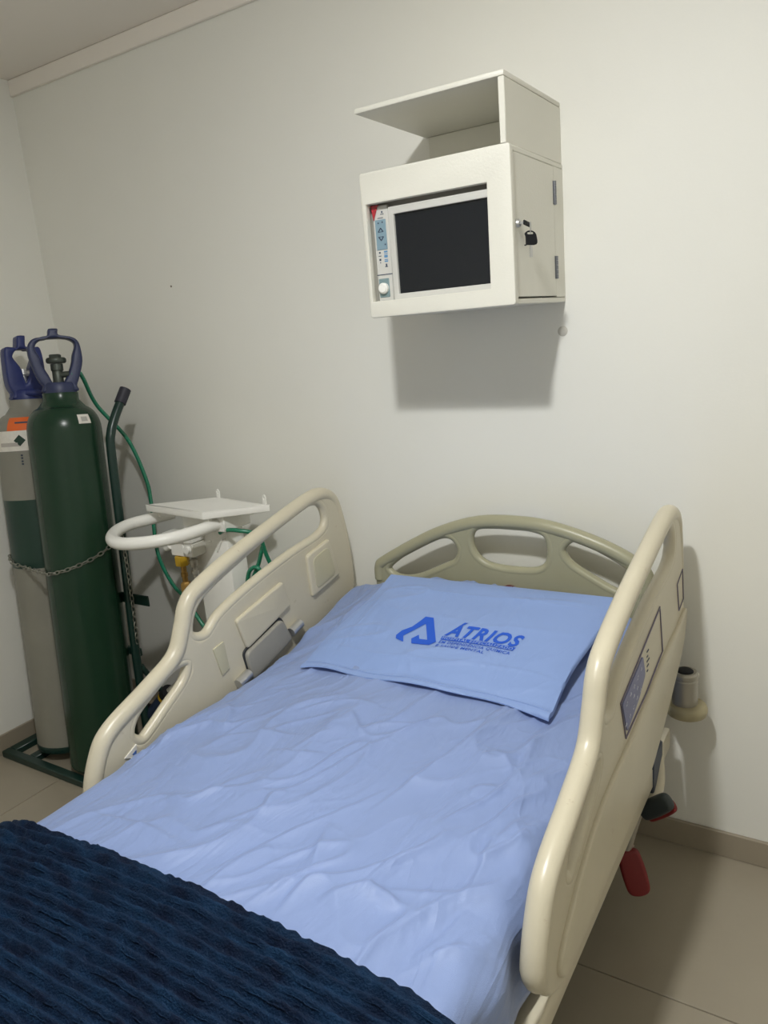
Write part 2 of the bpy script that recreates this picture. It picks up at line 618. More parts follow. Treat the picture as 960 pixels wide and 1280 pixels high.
def grid_mesh(name, V):
    """V: (n, m, 3) array"""
    n, m, _ = V.shape
    idx = np.arange(n * m).reshape(n, m)
    F = np.stack([idx[:-1, :-1], idx[:-1, 1:], idx[1:, 1:], idx[1:, :-1]], -1).reshape(-1, 4)
    me = bpy.data.meshes.new(name)
    me.from_pydata(V.reshape(-1, 3).tolist(), [], F.tolist())
    me.shade_smooth()
    return me


# ------------------------------------------------------------------ hospital bed
bed = thing('hospital_bed', 'cream plastic and steel hospital bed with raised side rails, head against the back wall', 'bed', (0, 0, 0))

# side rail outline in (y, z)
OUT = [(-1.135, 0.505), (-1.168, 0.57), (-1.135, 0.665), (-1.082, 0.72), (-0.96, 0.768), (-0.872, 0.808), (-0.838, 0.865), (-0.812, 0.918),
       (-0.760, 0.955), (-0.615, 1.000), (-0.429, 1.043), (-0.27, 1.076), (-0.19, 1.079), (-0.125, 1.050), (-0.092, 0.99), (-0.065, 0.88),
       (-0.055, 0.78), (-0.066, 0.70), (-0.13, 0.645), (-0.25, 0.585), (-0.39, 0.525), (-0.5, 0.495), (-0.7, 0.487), (-0.9, 0.48), (-1.03, 0.462), (-1.09, 0.472)]
HOLE1 = [(-0.785, 0.833), (-0.770, 0.875), (-0.718, 0.911), (-0.553, 0.962), (-0.368, 1.009), (-0.250, 1.030), (-0.207, 1.012), (-0.198, 0.975), (-0.230, 0.950),
         (-0.382, 0.930), (-0.565, 0.895), (-0.696, 0.858), (-0.755, 0.822)]
HOLE2 = [(-1.012, 0.660), (-0.995, 0.692), (-0.94, 0.723), (-0.869, 0.752), (-0.836, 0.752), (-0.853, 0.730), (-0.919, 0.690), (-0.970, 0.660), (-0.999, 0.647)]


def inset(loop, d):
    """move closed loop inwards/outwards along its normals (positive shrinks a CCW/CW loop either way by centroid sign)"""
    N = len(loop)
    A = sum(loop[i][0] * loop[(i + 1) % N][1] - loop[(i + 1) % N][0] * loop[i][1] for i in range(N)) / 2
    s = 1 if A > 0 else -1
    out = []
    for i in range(N):
        a = Vector((loop[i - 1][0], loop[i - 1][1])); b = Vector((loop[(i + 1) % N][0], loop[(i + 1) % N][1]))
        t = (b - a).normalized()
        nrm = Vector((-t.y, t.x)) * s
        out.append((loop[i][0] + nrm.x * d, loop[i][1] + nrm.y * d))
    return out


def smooth_loop(l, n=6):
    return [(p.x, p.y) for p in spline([(a, b, 0) for a, b in l], n, True)]


def relief(name, quad, xin, depth, bevel, material, parent, round_=0.012, label=None, res=2):
    """rounded polygon plate on a rail face; quad in (y, z)"""
    pts = []
    N = len(quad)
    for i in range(N):
        p = Vector(quad[i]); a = Vector(quad[i - 1]); b = Vector(quad[(i + 1) % N])
        da = (a - p).normalized(); db = (b - p).normalized()
        r = min(round_, (a - p).length * 0.4, (b - p).length * 0.4)
        s, e = p + da * r, p + db * r
        for k in range(5):
            t = k / 4
            q = s * (1 - t) ** 2 + p * 2 * t * (1 - t) + e * t * t
            pts.append((q.x, q.y))
    bm = shape_mesh(name, [pts], depth, bevel, YZ(xin), res)
    return obj(name, bm, material, parent, label)


def weighted(o):
    m = o.modifiers.new('weighted', 'WEIGHTED_NORMAL')
    m.keep_sharp = True
    return o


def side_rail(xc, outward):
    """outward = -1 left rail, +1 right rail"""
    out_l = smooth_loop(OUT)
    h1 = smooth_loop(HOLE1)
    h2 = smooth_loop(HOLE2)
    bm = shape_mesh('side_rail', [inset(out_l, 0.008), inset(h1, -0.016), inset(h2, -0.014)], 0.030, 0.011, YZ(xc), 3)
    # round handle tube along the upper edge, from the foot round to the head end
    top = [p for p in spline([(xc, a, b) for a, b in inset(OUT, 0.021)[0:17]], 8)]
    n = len(top)
    rad = [0.0215 * min(1.0, 0.6 + 0.4 * min(1, i / 8)) * (1.0 if i < n - 34 else 1.0 - 0.30 * (i - n + 34) / 34) for i in range(n)]
    add_tube(bm, top, rad, 16)
    # rounded lips under the two hand holes
    l1 = inset(HOLE1, -0.0185)
    add_tube(bm, spline([(xc, a, b) for a, b in l1], 6, True), 0.0150, 10, True)
    l2 = inset(HOLE2, -0.0165)
    add_tube(bm, spline([(xc, a, b) for a, b in l2], 6, True), 0.0150, 10, True)
    lab = 'cream side rail at the left edge of the bed' if outward < 0 else 'cream side rail with a keypad at the right edge of the bed'
    rail = obj('side_rail', bm, M_CREAM, bed, lab, angle=60)
    weighted(rail)
    fin = xc - outward * 0.015     # inner face
    fout = xc + outward * 0.015
    o1 = -outward
    # inner relief pads
    relief('relief_panel', [(-0.317, 0.893), (-0.198, 0.915), (-0.160, 0.782), (-0.311, 0.755)], fin + o1 * 0.002, 0.018, 0.007, M_CREAM, rail)
    relief('relief_inlay', [(-0.295, 0.877), (-0.210, 0.893), (-0.183, 0.795), (-0.289, 0.775)], fin + o1 * 0.009, 0.008, 0.002, M_CREAM_D, rail, 0.02)
    relief('relief_panel', [(-0.650, 0.810), (-0.440, 0.853), (-0.420, 0.768), (-0.620, 0.713)], fin + o1 * 0.002, 0.016, 0.006, M_CREAM, rail)
    relief('latch_recess', [(-0.640, 0.712), (-0.466, 0.755), (-0.424, 0.668), (-0.620, 0.615)], fin + o1 * 0.0005, 0.008, 0.002, M_DARKSTEEL, rail, 0.02, 'dark recess round the latch')
    relief('latch_cover', [(-0.634, 0.706), (-0.469, 0.747), (-0.430, 0.668), (-0.619, 0.615)], fin + o1 * 0.004, 0.024, 0.007, M_GREYPL, rail, 0.02, label='grey latch cover')
    relief('plate', [(-0.742, 0.763), (-0.701, 0.770), (-0.693, 0.688), (-0.722, 0.678)], fin + o1 * 0.0005, 0.006, 0.001, M_CREAM_D, rail, 0.003)
    for (yy, zz) in ((-0.655, 0.640), (-0.412, 0.696)):
        obj('pin', tube([(fin + o1 * 0.012, yy - 0.024, zz - 0.006), (fin + o1 * 0.012, yy + 0.024, zz + 0.006)], 0.0145, 14), M_CHROME, rail, 'chrome pin')
    relief('sticker', [(-1.062, 0.622), (-1.022, 0.640), (-1.028, 0.606)], fin + o1 * 0.001, 0.004, 0.0005, M_PAPER, rail, 0.002, 'white warning sticker')
    relief('sticker_mark', [(-1.041, 0.621), (-1.027, 0.627), (-1.029, 0.613)], fin + o1 * 0.003, 0.002, 0.0003, M_STICKER, rail, 0.002)
    # outer face: proud lower panel under a raised groove line
    low = [(-0.072, 0.772), (-0.162, 0.758), (-0.349, 0.740), (-0.51, 0.714), (-0.649, 0.694), (-0.77, 0.683), (-0.838, 0.672), (-0.902, 0.655), (-0.962, 0.628), (-1.01, 0.60), (-1.075, 0.552),
           (-1.085, 0.515), (-1.05, 0.492), (-0.95, 0.494), (-0.7, 0.506), (-0.5, 0.516), (-0.39, 0.547), (-0.25, 0.606), (-0.13, 0.666), (-0.085, 0.715)]
    obj('lower_panel', shape_mesh('lower_panel', [smooth_loop(low)], 0.016, 0.006, YZ(fout + outward * 0.001), 2), M_CREAM, rail)
    return rail, fout


XRL, XRR = -0.950, 0.105
railL, _ = side_rail(XRL, -1)
railR, fo = side_rail(XRR, 1)

# control panel on the outer face of the right rail
pq = [(-0.698, 0.805), (-0.358, 0.881), (-0.325, 0.757), (-0.368, 0.748), (-0.49, 0.724), (-0.661, 0.708)]


def ring_quad(name, quad, w, x, parent, m):
    inner = inset(quad, w)
    bm = shape_mesh(name, [quad, inner], 0.003, 0.0005, YZ(x), 1)
    return obj(name, bm, m, parent)


ring_quad('panel_outline', pq, 0.0045, fo + 0.001, railR, M_PANELLINE)
kq = [(-0.688, 0.798), (-0.523, 0.830), (-0.503, 0.778), (-0.556, 0.748), (-0.654, 0.720)]
relief('keypad', kq, fo + 0.001, 0.004, 0.0006, M_PANELBLUE, railR, 0.01, 'blue keypad with pale symbols')
bm = bmesh.new()
for i in range(5):
    for j in range(3):
        if random.random() < 0.15:
            continue
        y = -0.664 + i * 0.029 + j * 0.003
        z = 0.741 + j * 0.022 + i * 0.0055
        kind = (i + j) % 3
        if kind == 0:
            add_box(bm, (fo + 0.0026, y - 0.006, z - 0.0015), (fo + 0.0036, y + 0.006, z + 0.0015))
            add_box(bm, (fo + 0.0026, y - 0.0015, z + 0.002), (fo + 0.0036, y + 0.004, z + 0.005))
        elif kind == 1:
            add_box(bm, (fo + 0.0026, y - 0.002, z - 0.005), (fo + 0.0036, y + 0.001, z + 0.005))
            add_box(bm, (fo + 0.0026, y - 0.005, z - 0.001), (fo + 0.0036, y + 0.006, z + 0.001))
        else:
            add_box(bm, (fo + 0.0026, y - 0.005, z - 0.004), (fo + 0.0036, y + 0.001, z - 0.001))
            add_box(bm, (fo + 0.0026, y - 0.001, z + 0.0005), (fo + 0.0036, y + 0.006, z + 0.0035))
obj('keypad_symbols', bm, mat('pale_symbol', (190, 192, 210), 0.5), railR, smooth=False)
bm = bmesh.new()
for i in range(5):
    add_box(bm, (fo, -0.480, 0.772 + i * 0.0115), (fo + 0.001, -0.470 + (i % 3) * 0.006, 0.775 + i * 0.0115))
obj('panel_print', bm, M_PRINT, railR, smooth=False)
ring_quad('panel_outline', [(-0.165, 0.868), (-0.098, 0.888), (-0.082, 0.800), (-0.140, 0.788)], 0.0025, fo + 0.001, railR, M_PANELLINE)

# headboard in (x, z)
HB = [(-0.828, 0.55), (-0.828, 0.76), (-0.824, 0.808), (-0.798, 0.836), (-0.687, 0.900), (-0.595, 0.946), (-0.50, 0.980), (-0.42, 0.996), (-0.33, 0.999), (-0.25, 0.994),
      (-0.17, 0.977), (-0.08, 0.948), (0.0, 0.91), (0.045, 0.868), (0.053, 0.80), (0.050, 0.55)]
HH1 = [(-0.765, 0.800), (-0.737, 0.826), (-0.659, 0.874), (-0.575, 0.913), (-0.541, 0.912), (-0.523, 0.886), (-0.532, 0.858), (-0.562, 0.840), (-0.666, 0.792), (-0.735, 0.784)]
HH2 = [(-0.445, 0.870), (-0.464, 0.90), (-0.464, 0.935), (-0.448, 0.951), (-0.402, 0.957), (-0.34, 0.958), (-0.285, 0.956), (-0.25, 0.945), (-0.240, 0.911), (-0.247, 0.872), (-0.275, 0.853), (-0.345, 0.848), (-0.41, 0.853)]
HH3 = [(-0.186, 0.912), (-0.165, 0.935), (-0.135, 0.930), (-0.056, 0.893), (-0.005, 0.858), (0.016, 0.828), (0.0, 0.81), (-0.045, 0.815), (-0.107, 0.845), (-0.165, 0.880)]
hb_l = [(p.x, p.y) for p in spline([(a, b, 0) for a, b in HB[1:-1]], 6)]
hb_l = [HB[0]] + hb_l + [HB[-1]]
hl = [smooth_loop(h) for h in (HH1, HH2, HH3)]
yh = -0.095
bm = shape_mesh('headboard', [inset(hb_l, 0.004)] + [inset(h, -0.010) for h in hl], 0.026, 0.009, XZ(yh), 3)
add_tube(bm, spline([(a, yh, b) for a, b in inset(HB, 0.018)[1:-1]], 6), 0.0195, 14)
for h in (HH1, HH2, HH3):
    add_tube(bm, spline([(a, yh, b) for a, b in inset(h, -0.0145)], 6, True), 0.0145, 10, True)
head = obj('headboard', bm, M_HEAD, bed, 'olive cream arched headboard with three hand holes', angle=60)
weighted(head)
obj('release_knob', lathe([(0, 0), (0.034, 0), (0.034, 0.006), (0.028, 0.010), (0, 0.010)], 24, Matrix.Translation((-0.352, yh - 0.013, 0.760)) @ Matrix.Rotation(PI / 2, 4, 'X')), M_BURG, head, 'burgundy round knob')

# corner bumpers
for xb in (0.128, -0.955):
    bm = lathe([(0, 0.505), (0.033, 0.505), (0.033, 0.575), (0.030, 0.578), (0.031, 0.582), (0.034, 0.584), (0.034, 0.592), (0.029, 0.597), (0.022, 0.597), (0.020, 0.588), (0, 0.588)], 28,
               Matrix.Translation((xb, -0.085, 0)))
    add_box(bm, (min(xb, xb - math.copysign(0.16, xb)), -0.10, 0.485), (max(xb, xb - math.copysign(0.16, xb)), -0.07, 0.502))
    pole = obj('drip_pole_socket', bm, M_STEEL, bed)
    obj('socket_plug', lathe([(0, 0.589), (0.021, 0.589), (0.021, 0.599), (0.016, 0.602), (0, 0.602)], 20, Matrix.Translation((xb, -0.085, 0))), M_BLACKPL, pole)
    obj('bumper_roller', lathe([(0, 0.470), (0.042, 0.470), (0.050, 0.475), (0.053, 0.485), (0.053, 0.492), (0.050, 0.501), (0.044, 0.505), (0, 0.505)], 32, Matrix.Translation((xb + 0.005, -0.085, 0))), M_TAN, pole)

# steel frame
bm = bmesh.new()
for x in (-0.86, 0.075):
    add_box(bm, (x - 0.022, -2.0, 0.375), (x + 0.022, -0.11, 0.435), 0.006, 2)
for y in (-0.16, -0.75, -1.35, -1.95):
    add_box(bm, (-0.84, y - 0.02, 0.38), (0.055, y + 0.02, 0.43), 0.004, 1)
obj('frame', bm, M_CREAM, bed)
bm = bmesh.new()
add_box(bm, (-0.88, -2.0, 0.437), (0.04, -0.13, 0.452), 0.004, 1)
obj('mattress_deck', bm, M_DARKSTEEL, bed)
bm = bmesh.new()
for x in (-0.70, -0.12):
    add_box(bm, (x - 0.03, -1.9, 0.16), (x + 0.03, -0.25, 0.22), 0.005, 1)
for y in (-0.35, -1.75):
    add_box(bm, (-0.78, y - 0.025, 0.17), (-0.03, y + 0.025, 0.215), 0.005, 1)
    for x in (-0.70, -0.12):
        add_box(bm, (x - 0.02, y - 0.02 + 0.12, 0.21), (x + 0.02, y + 0.02 + 0.12, 0.39), 0.004, 1)
obj('base_frame', bm, M_NAVYPL, bed)
for (x, y) in ((-0.76, -0.35), (-0.05, -0.42), (-0.76, -1.75), (-0.05, -1.75)):
    bm = bmesh.new()
    mt = Matrix.Translation((x, y, 0.062)) @ Matrix.Rotation(PI / 2, 4, 'Y')
    add_lathe(bm, [(0, -0.016), (0.05, -0.016), (0.060, -0.010), (0.062, 0), (0.060, 0.010), (0.05, 0.016), (0, 0.016)], 28, mt)
    cas = obj('caster', bm, M_NAVYPL, bed)
    bm = bmesh.new()
    add_box(bm, (x - 0.028, y - 0.03, 0.06), (x - 0.018, y + 0.03, 0.14), 0.003, 1)
    add_box(bm, (x + 0.018, y - 0.03, 0.06), (x + 0.028, y + 0.03, 0.14), 0.003, 1)
    add_box(bm, (x - 0.028, y - 0.03, 0.128), (x + 0.028, y + 0.03, 0.175), 0.006, 2)
    obj('caster_fork', bm, M_BLACKPL, cas)


def paddle(name, a, b, w, th, material, trim, label):
    """flat rounded grip from a to b (world points) with a coloured rim below"""
    a, b = Vector(a), Vector(b)
    d = b - a
    L = d.length
    zax = d.normalized()
    side = zax.cross(Vector((0.42, -1.69, 0.9))).normalized()
    nrm = side.cross(zax).normalized()
    mt = Matrix((side, zax, nrm)).transposed().to_4x4()
    mt.translation = a
    pts = [(-w * 0.35, 0), (-w * 0.5, L * 0.28), (-w * 0.5, L * 0.75), (-w * 0.38, L * 0.94), (0, L), (w * 0.38, L * 0.94), (w * 0.5, L * 0.75), (w * 0.5, L * 0.28), (w * 0.35, 0)]
    lp = smooth_loop(pts, 5)
    p = obj(name, shape_mesh(name, [lp], th, th * 0.4, mt, 3), material, bed, label)
    if trim is not None:
        obj('rim', shape_mesh('rim', [inset(lp, 0.002)], th * 0.5, th * 0.2, Matrix.Translation(Vector((0.006, 0, -0.010)) - nrm * th * 0.3) @ mt, 2), trim, p)
    return p


paddle('release_handle', (0.080, -0.35, 0.322), (0.150, -0.37, 0.392), 0.046, 0.026, M_PEDAL, M_RUBBER, 'dark grey grip with red underside')
paddle('release_handle', (0.044, -0.36, 0.208), (0.080, -0.37, 0.093), 0.060, 0.022, M_RUBBER, None, 'dark red hanging grip')
bm = bmesh.new()
add_tube(bm, spline([(0.075, -0.33, 0.40), (0.075, -0.34, 0.345), (0.058, -0.35, 0.27), (0.042, -0.36, 0.20)], 5), 0.010, 10)
add_tube(bm, [(0.02, -0.34, 0.225), (0.055, -0.355, 0.215)], 0.009, 10)
add_tube(bm, [(0.07, -0.34, 0.34), (0.090, -0.352, 0.326)], 0.010, 10)
obj('linkage', bm, M_STEEL, bed)
obj('linkage_plate', tube(spline([(0.078, -0.20, 0.43), (0.098, -0.27, 0.365), (0.092, -0.335, 0.335)], 5), 0.018, 12), M_CREAM, bed)
obj('actuator_box', box((0.015, -0.68, 0.235), (0.052, -0.565, 0.372), 0.006, 2), M_NAVYPL, bed, 'dark navy actuator box')
obj('linkage_bracket', box((0.075, -0.32, 0.36), (0.10, -0.22, 0.46), 0.004, 1), M_NAVYPL, bed)

# ------------------------------------------------------------------ mattress, sheet, pillow, blanket
NY = 60
yy = np.linspace(-2.0, -0.125, NY)
sec = None
rows = []
for y in yy:
    zt = float(np.interp(y, _ey, _ez)) - 0.008
    cs = cross_section(XL + 0.012, XR - 0.012, 0.454, 0.454, 0.045, zt, zt, 3, 24)
    row = []
    for (x, z, k) in cs:
        if k == 'top':
            z = float(top_z(np.array(x), np.array(y))) - 0.012
        row.append((x, y, z))
    row.append(row[0])
    rows.append(row)
V = np.array(rows)
me = grid_mesh('mattress', V)
bm = bmesh.new(); bm.from_mesh(me); bpy.data.meshes.remove(me)
bmesh.ops.remove_doubles(bm, verts=bm.verts[:], dist=1e-5)
bmesh.ops.holes_fill(bm, edges=[e for e in bm.edges if e.is_boundary], sides=0)
o = obj('mattress', bm, M_MATTRESS)
tag(o, 'dark blue mattress wrapped under the light blue sheet', 'mattress')

# sheet
NYS = 380
yy = np.linspace(-1.60, -0.113, NYS)
rows = []
for y in yy:
    zt = float(np.interp(y, _ey, _ez))
    hem_r = 0.470 if y < -1.0 else 0.478
    cs = cross_section(XL, XR, 0.49, hem_r, 0.05, zt, zt, 9, 230, 7)
    row = []
    for (x, z, k) in cs:
        if k == 'top':
            z = np.nan
        row.append((x, y, z))
    rows.append(row)
V = np.array(rows)
Xg, Yg = V[..., 0].copy(), V[..., 1].copy()
topm = np.isnan(V[..., 2])
Wz = wrinkles(Xg, Yg) * (1 - 0.85 * np.clip((-1.36 - Yg) / 0.04, 0, 1))
tz = top_z(Xg, Yg)
zt_edge = np.interp(Yg, _ey, _ez)
# blend crown with the edge arcs
V[..., 2] = np.where(topm, tz + Wz, V[..., 2] + np.where(V[..., 2] > zt_edge - 0.051, Wz * np.clip((V[..., 2] - zt_edge + 0.05) / 0.05, 0, 1), 0))
# the arcs meet the top surface: the crown at the start of the top
edge_top = np.where(topm, 0, 1)
arc_add = top_z(np.where(Xg < XC, XL + 0.05, XR - 0.05), Yg) - zt_edge
fr = np.clip((V[..., 2] - zt_edge + 0.05) / 0.05, 0, 1)
V[..., 2] += np.where(topm, 0, arc_add * fr)
# side drops bulge and fold
side = (~topm) & (Xg > XC)
V[..., 0] += np.where(side, 0.012 * vnoise(Yg * 16, V[..., 2] * 9, 1.0, 33) + 0.006 * np.sin(Yg * 40), 0) * np.clip((0.63 - V[..., 2]) / 0.05, 0, 1) * (Yg < -1.02)
V[..., 2] += np.where(side & (V[..., 2] < 0.5), 0.03 * (vnoise(Yg, Yg * 0, 7, 41) - 0.3), 0) * (Yg < -1.16)
# head end turns down over the mattress edge
hd = np.clip((Yg + 0.14) / 0.027, 0, 1)
V[..., 2] -= np.where(V[..., 2] > 0.6, 0.05 * hd ** 2.2, 0)
me = grid_mesh('bed_sheet', V)
o = link('bed_sheet', me, M_SHEET)
sd = o.modifiers.new('thick', 'SOLIDIFY'); sd.thickness = 0.002; sd.offset = -1
tag(o, 'light blue wrinkled bed sheet stretched over the mattress', 'sheet')

# pillow
PTL = np.array([-.699, -.20, .8195]); PTR = np.array([-.0255, -.20, .8275]); PBR = np.array([-.0636, -.607, .685]); PBL = np.array([-.758, -.616, .685])


def pillow_pt(u, v, top=True):
    u = np.asarray(u, float); v = np.asarray(v, float)
    b = ((1 - v) * (1 - u))[..., None] * PBL + ((1 - v) * u)[..., None] * PBR + (v * (1 - u))[..., None] * PTL + (v * u)[..., None] * PTR
    # wobble of the hems
    b[..., 1] += 0.006 * np.sin(u * 9 + 1) * (1 - v) ** 3 + 0.004 * np.sin(u * 17) * (1 - v) ** 3
    b[..., 0] += 0.006 * np.sin(v * 8 + 2) * (np.abs(2 * u - 1) ** 4)
    s = np.clip(1 - np.abs(2 * u - 1) ** 5, 0, 1) * np.clip(1 - np.abs(2 * v - 1) ** 5, 0, 1)
    z0 = top_z(b[..., 0], b[..., 1]) + 0.014
    low = np.maximum(z0, b[..., 2] - 0.012)
    if top:
        h = np.maximum(low + 0.003, b[..., 2] + 0.018 * s)
        h = h + 0.008 * np.exp(-((v - 0.02) / 0.03) ** 2) * (0.5 + 0.5 * np.sin(u * 14))
        h += s * (0.005 * vnoise(u, v, 5, 51) + 0.0055 * (1 - np.abs(2 * vnoise(u * 3 + v * 2, v * 7 - u * 3, 1.0, 52) - 1)) ** 3.5
                  + 0.003 * np.exp(-np.abs(v - 0.215 + 0.03 * np.sin(u * 5)) / 0.012) + 0.0025 * np.exp(-np.abs(v - 0.80 - 0.02 * u) / 0.014)
                  + 0.002 * np.exp(-np.abs(u - 0.70) / 0.010))
        b[..., 2] = h
    else:
        lift = 0.008 * np.exp(-((v - 0.02) / 0.03) ** 2) * (0.5 + 0.5 * np.sin(u * 14))
        b[..., 2] = np.minimum(low + lift, np.maximum(low + 0.004, b[..., 2] + 0.018 * s) - 0.002 + lift)
    return b


nu, nv = 150, 110
U, Vv = np.meshgrid(np.linspace(0, 1, nu), np.linspace(0, 1, nv))
A = pillow_pt(U, Vv, True); B = pillow_pt(U, Vv, False)
bm = bmesh.new()
va = [[bm.verts.new(A[j, i]) for i in range(nu)] for j in range(nv)]
vb = [[bm.verts.new(B[j, i]) for i in range(nu)] for j in range(nv)]
for j in range(nv - 1):
    for i in range(nu - 1):
        bm.faces.new((va[j][i], va[j][i + 1], va[j + 1][i + 1], va[j + 1][i]))
        bm.faces.new((vb[j][i], vb[j + 1][i], vb[j + 1][i + 1], vb[j][i + 1]))
for i in range(nu - 1):
    bm.faces.new((va[0][i], vb[0][i], vb[0][i + 1], va[0][i + 1]))
    bm.faces.new((va[-1][i], va[-1][i + 1], vb[-1][i + 1], vb[-1][i]))
for j in range(nv - 1):
    bm.faces.new((va[j][0], va[j + 1][0], vb[j + 1][0], vb[j][0]))
    bm.faces.new((va[j][-1], vb[j][-1], vb[j + 1][-1], va[j + 1][-1]))
pillow = obj('pillow', bm, M_PILLOW, angle=70)
tag(pillow, 'flat light blue pillow printed with a dark blue hospital logo', 'pillow')
# stitched hem along the open edge
hem = pillow_pt(np.linspace(0.01, 0.99, 60), np.full(60, 0.045), True)
obj('hem_seam', tube([Vector(p) + Vector((0, 0, 0.0005)) for p in hem], 0.0013, 6), M_PILLOW, pillow)


def to_pillow(bm, lift=0.0015):
    bmesh.ops.triangulate(bm, faces=bm.faces[:])
    for it in range(6):
        es = [e for e in bm.edges if e.calc_length() > 0.009]
        if not es:
            break
        bmesh.ops.subdivide_edges(bm, edges=es, cuts=1)
        bmesh.ops.triangulate(bm, faces=bm.faces[:])
    uu = np.array([v.co.x for v in bm.verts]); vv = np.array([v.co.y for v in bm.verts])
    P = pillow_pt(uu, vv, True)
    for v, p in zip(bm.verts, P):
        v.co = Vector(p) + Vector((0, -0.0003, lift))


def ink(bm, name, m=M_LOGO, lift=0.0015):
    to_pillow(bm, lift)
    return obj(name, bm, m, pillow, smooth=False)


def poly_bm(pts):
    bm = bmesh.new()
    f = bm.faces.new([bm.verts.new((a, b, 0)) for a, b in pts])
    return bm


def text_bm(s, quad, bold=0.0, shear=0.0):
    """text mapped in pillow (u,v): quad = (x0, y0, x1, y1) of the cap box"""
    cu = bpy.data.curves.new('ink', 'FONT')
    cu.body = s
    cu.offset = bold
    cu.shear = shear
    cu.resolution_u = 3
    cu.space_character = 1.12
    ob = bpy.data.objects.new('ink', cu)
    COL.objects.link(ob)
    dg = bpy.context.evaluated_depsgraph_get(); dg.update()
    me = bpy.data.meshes.new_from_object(ob.evaluated_get(dg))
    bpy.data.objects.remove(ob); bpy.data.curves.remove(cu)
    bm = bmesh.new(); bm.from_mesh(me); bpy.data.meshes.remove(me)
    x = [v.co.x for v in bm.verts]
    cap = 0.729
    a, b = min(x), max(x)
    x0, y0, x1, y1 = quad
    for v in bm.verts:
        v.co.x = x0 + (v.co.x - a) / (b - a) * (x1 - x0)
        v.co.y = y0 + v.co.y / cap * (y1 - y0)
        v.co.z = 0
    return bm


mark = [(0.3532, 0.3069), (0.3113, 0.3279), (0.3026, 0.3537), (0.3106, 0.3999), (0.3364, 0.4451), (0.3592, 0.5418), (0.3952, 0.541), (0.4788, 0.3433), (0.4623, 0.3061), (0.3901, 0.3015),
        (0.374, 0.3422), (0.3907, 0.3833), (0.406, 0.3489), (0.4391, 0.3504), (0.3834, 0.4824), (0.3793, 0.481), (0.333, 0.3567)]
ink(poly_bm(mark), 'logo_mark')
ink(text_bm('ÁTRIOS', (0.489, 0.411, 0.787, 0.503), bold=0.034, shear=0.26), 'logo_lettering')
ink(poly_bm([(0.4857, 0.3985), (0.7786, 0.4035), (0.774, 0.3735), (0.4881, 0.3674)]), 'logo_band')
ink(text_bm('HOSPITAL ESPECIALIZADO', (0.492, 0.3735, 0.772, 0.3975), bold=0.012), 'logo_lettering', M_PILLOW, 0.0026)
ink(text_bm('EM DEPENDÊNCIA QUÍMICA', (0.4905, 0.338, 0.772, 0.3625), bold=0.012), 'logo_lettering')
ink(text_bm('E SAÚDE MENTAL', (0.4905, 0.301, 0.684, 0.3265), bold=0.012), 'logo_lettering')

# blanket: ribbed plush over the foot half
NYB, = (420,)
yb = np.linspace(-2.06, -1.345, NYB)
rows = []
for y in yb:
    zt = float(np.interp(y, _ey, _ez)) + 0.016
    cs = cross_section(XL - 0.016, XR + 0.016, 0.40, 0.40, 0.055, zt, zt, 24, 240, 9)
    rows.append([(x, y, np.nan if k == 'top' else z) for (x, z, k) in cs])
V = np.array(rows)
Xg, Yg = V[..., 0].copy(), V[..., 1].copy()
topm = np.isnan(V[..., 2])
tz = top_z(Xg, Yg) + 0.018
V[..., 2] = np.where(topm, tz, V[..., 2])
# arc-length across, for noise on the drops
sx = np.cumsum(np.sqrt(np.diff(V[..., 0], axis=1, prepend=V[:, :1, 0]) ** 2 + np.diff(V[..., 2], axis=1, prepend=V[:, :1, 2]) ** 2), axis=1)
wob = 0.010 * vnoise(sx, Yg, 3.5, 61) + 0.005 * vnoise(sx, Yg, 11, 62)
ph = (Yg + wob) / 0.0215
tri = np.abs(2 * (ph - np.floor(ph)) - 1)
saw = (1 - tri) ** 1.35
tuft = vnoise(sx * 30, np.floor(ph) * 3.7, 1.0, 63)
tuft2 = vnoise(sx * 70, Yg * 60, 1.0, 64)
rib = 0.0185 * saw * (0.75 + 0.4 * tuft) + 0.006 * tuft2 + 0.003 * vnoise(sx * 140, Yg * 140, 1.0, 73)
rib += 0.012 * vnoise(sx, Yg, 4.0, 65)
# rolled front edge
e = np.clip((Yg + 1.375) / 0.03, 0, 1)
edge = -0.022 * e ** 2.5
# outward normal of the cross-section: up on top, sideways on drops
nx = np.zeros_like(Xg); nz = np.ones_like(Xg)
zt_e = np.interp(Yg, _ey, _ez) + 0.016
drop = (~topm) & (V[..., 2] < zt_e - 0.055)
arc = (~topm) & ~drop
nx = np.where(drop, np.where(Xg < XC, -1, 1), nx); nz = np.where(drop, 0, nz)
ca = np.where(Xg < XC, Xg - (XL - 0.016 + 0.055), Xg - (XR + 0.016 - 0.055)) / 0.055
nx = np.where(arc, ca, nx); nz = np.where(arc, np.sqrt(np.clip(1 - ca ** 2, 0, 1)), nz)
V[..., 0] += nx * (rib + edge)
V[..., 2] += nz * (rib + edge)
V[..., 1] += (0.005 * vnoise(sx, Yg * 0, 14, 66) + 0.005 * vnoise(sx, Yg * 0, 75, 68)) * e + 0.012 * vnoise(sx, Yg * 0, 3, 67)
me = grid_mesh('blanket', V)
o = link('blanket', me, M_PLUSH)
sd = o.modifiers.new('thick', 'SOLIDIFY'); sd.thickness = 0.008; sd.offset = -1
tag(o, 'navy blue ribbed plush blanket folded across the foot of the bed', 'blanket')

# ------------------------------------------------------------------ wall cabinet with patient monitor
bx0, bx1, yf, zb, zt_, zh = -0.594, -0.198, -0.3614, 1.577, 1.9216, 2.067
cab = thing('monitor_cabinet', 'white wooden wall cabinet with an open shelf on top and a locked side door', 'cabinet', (0, 0, 0))
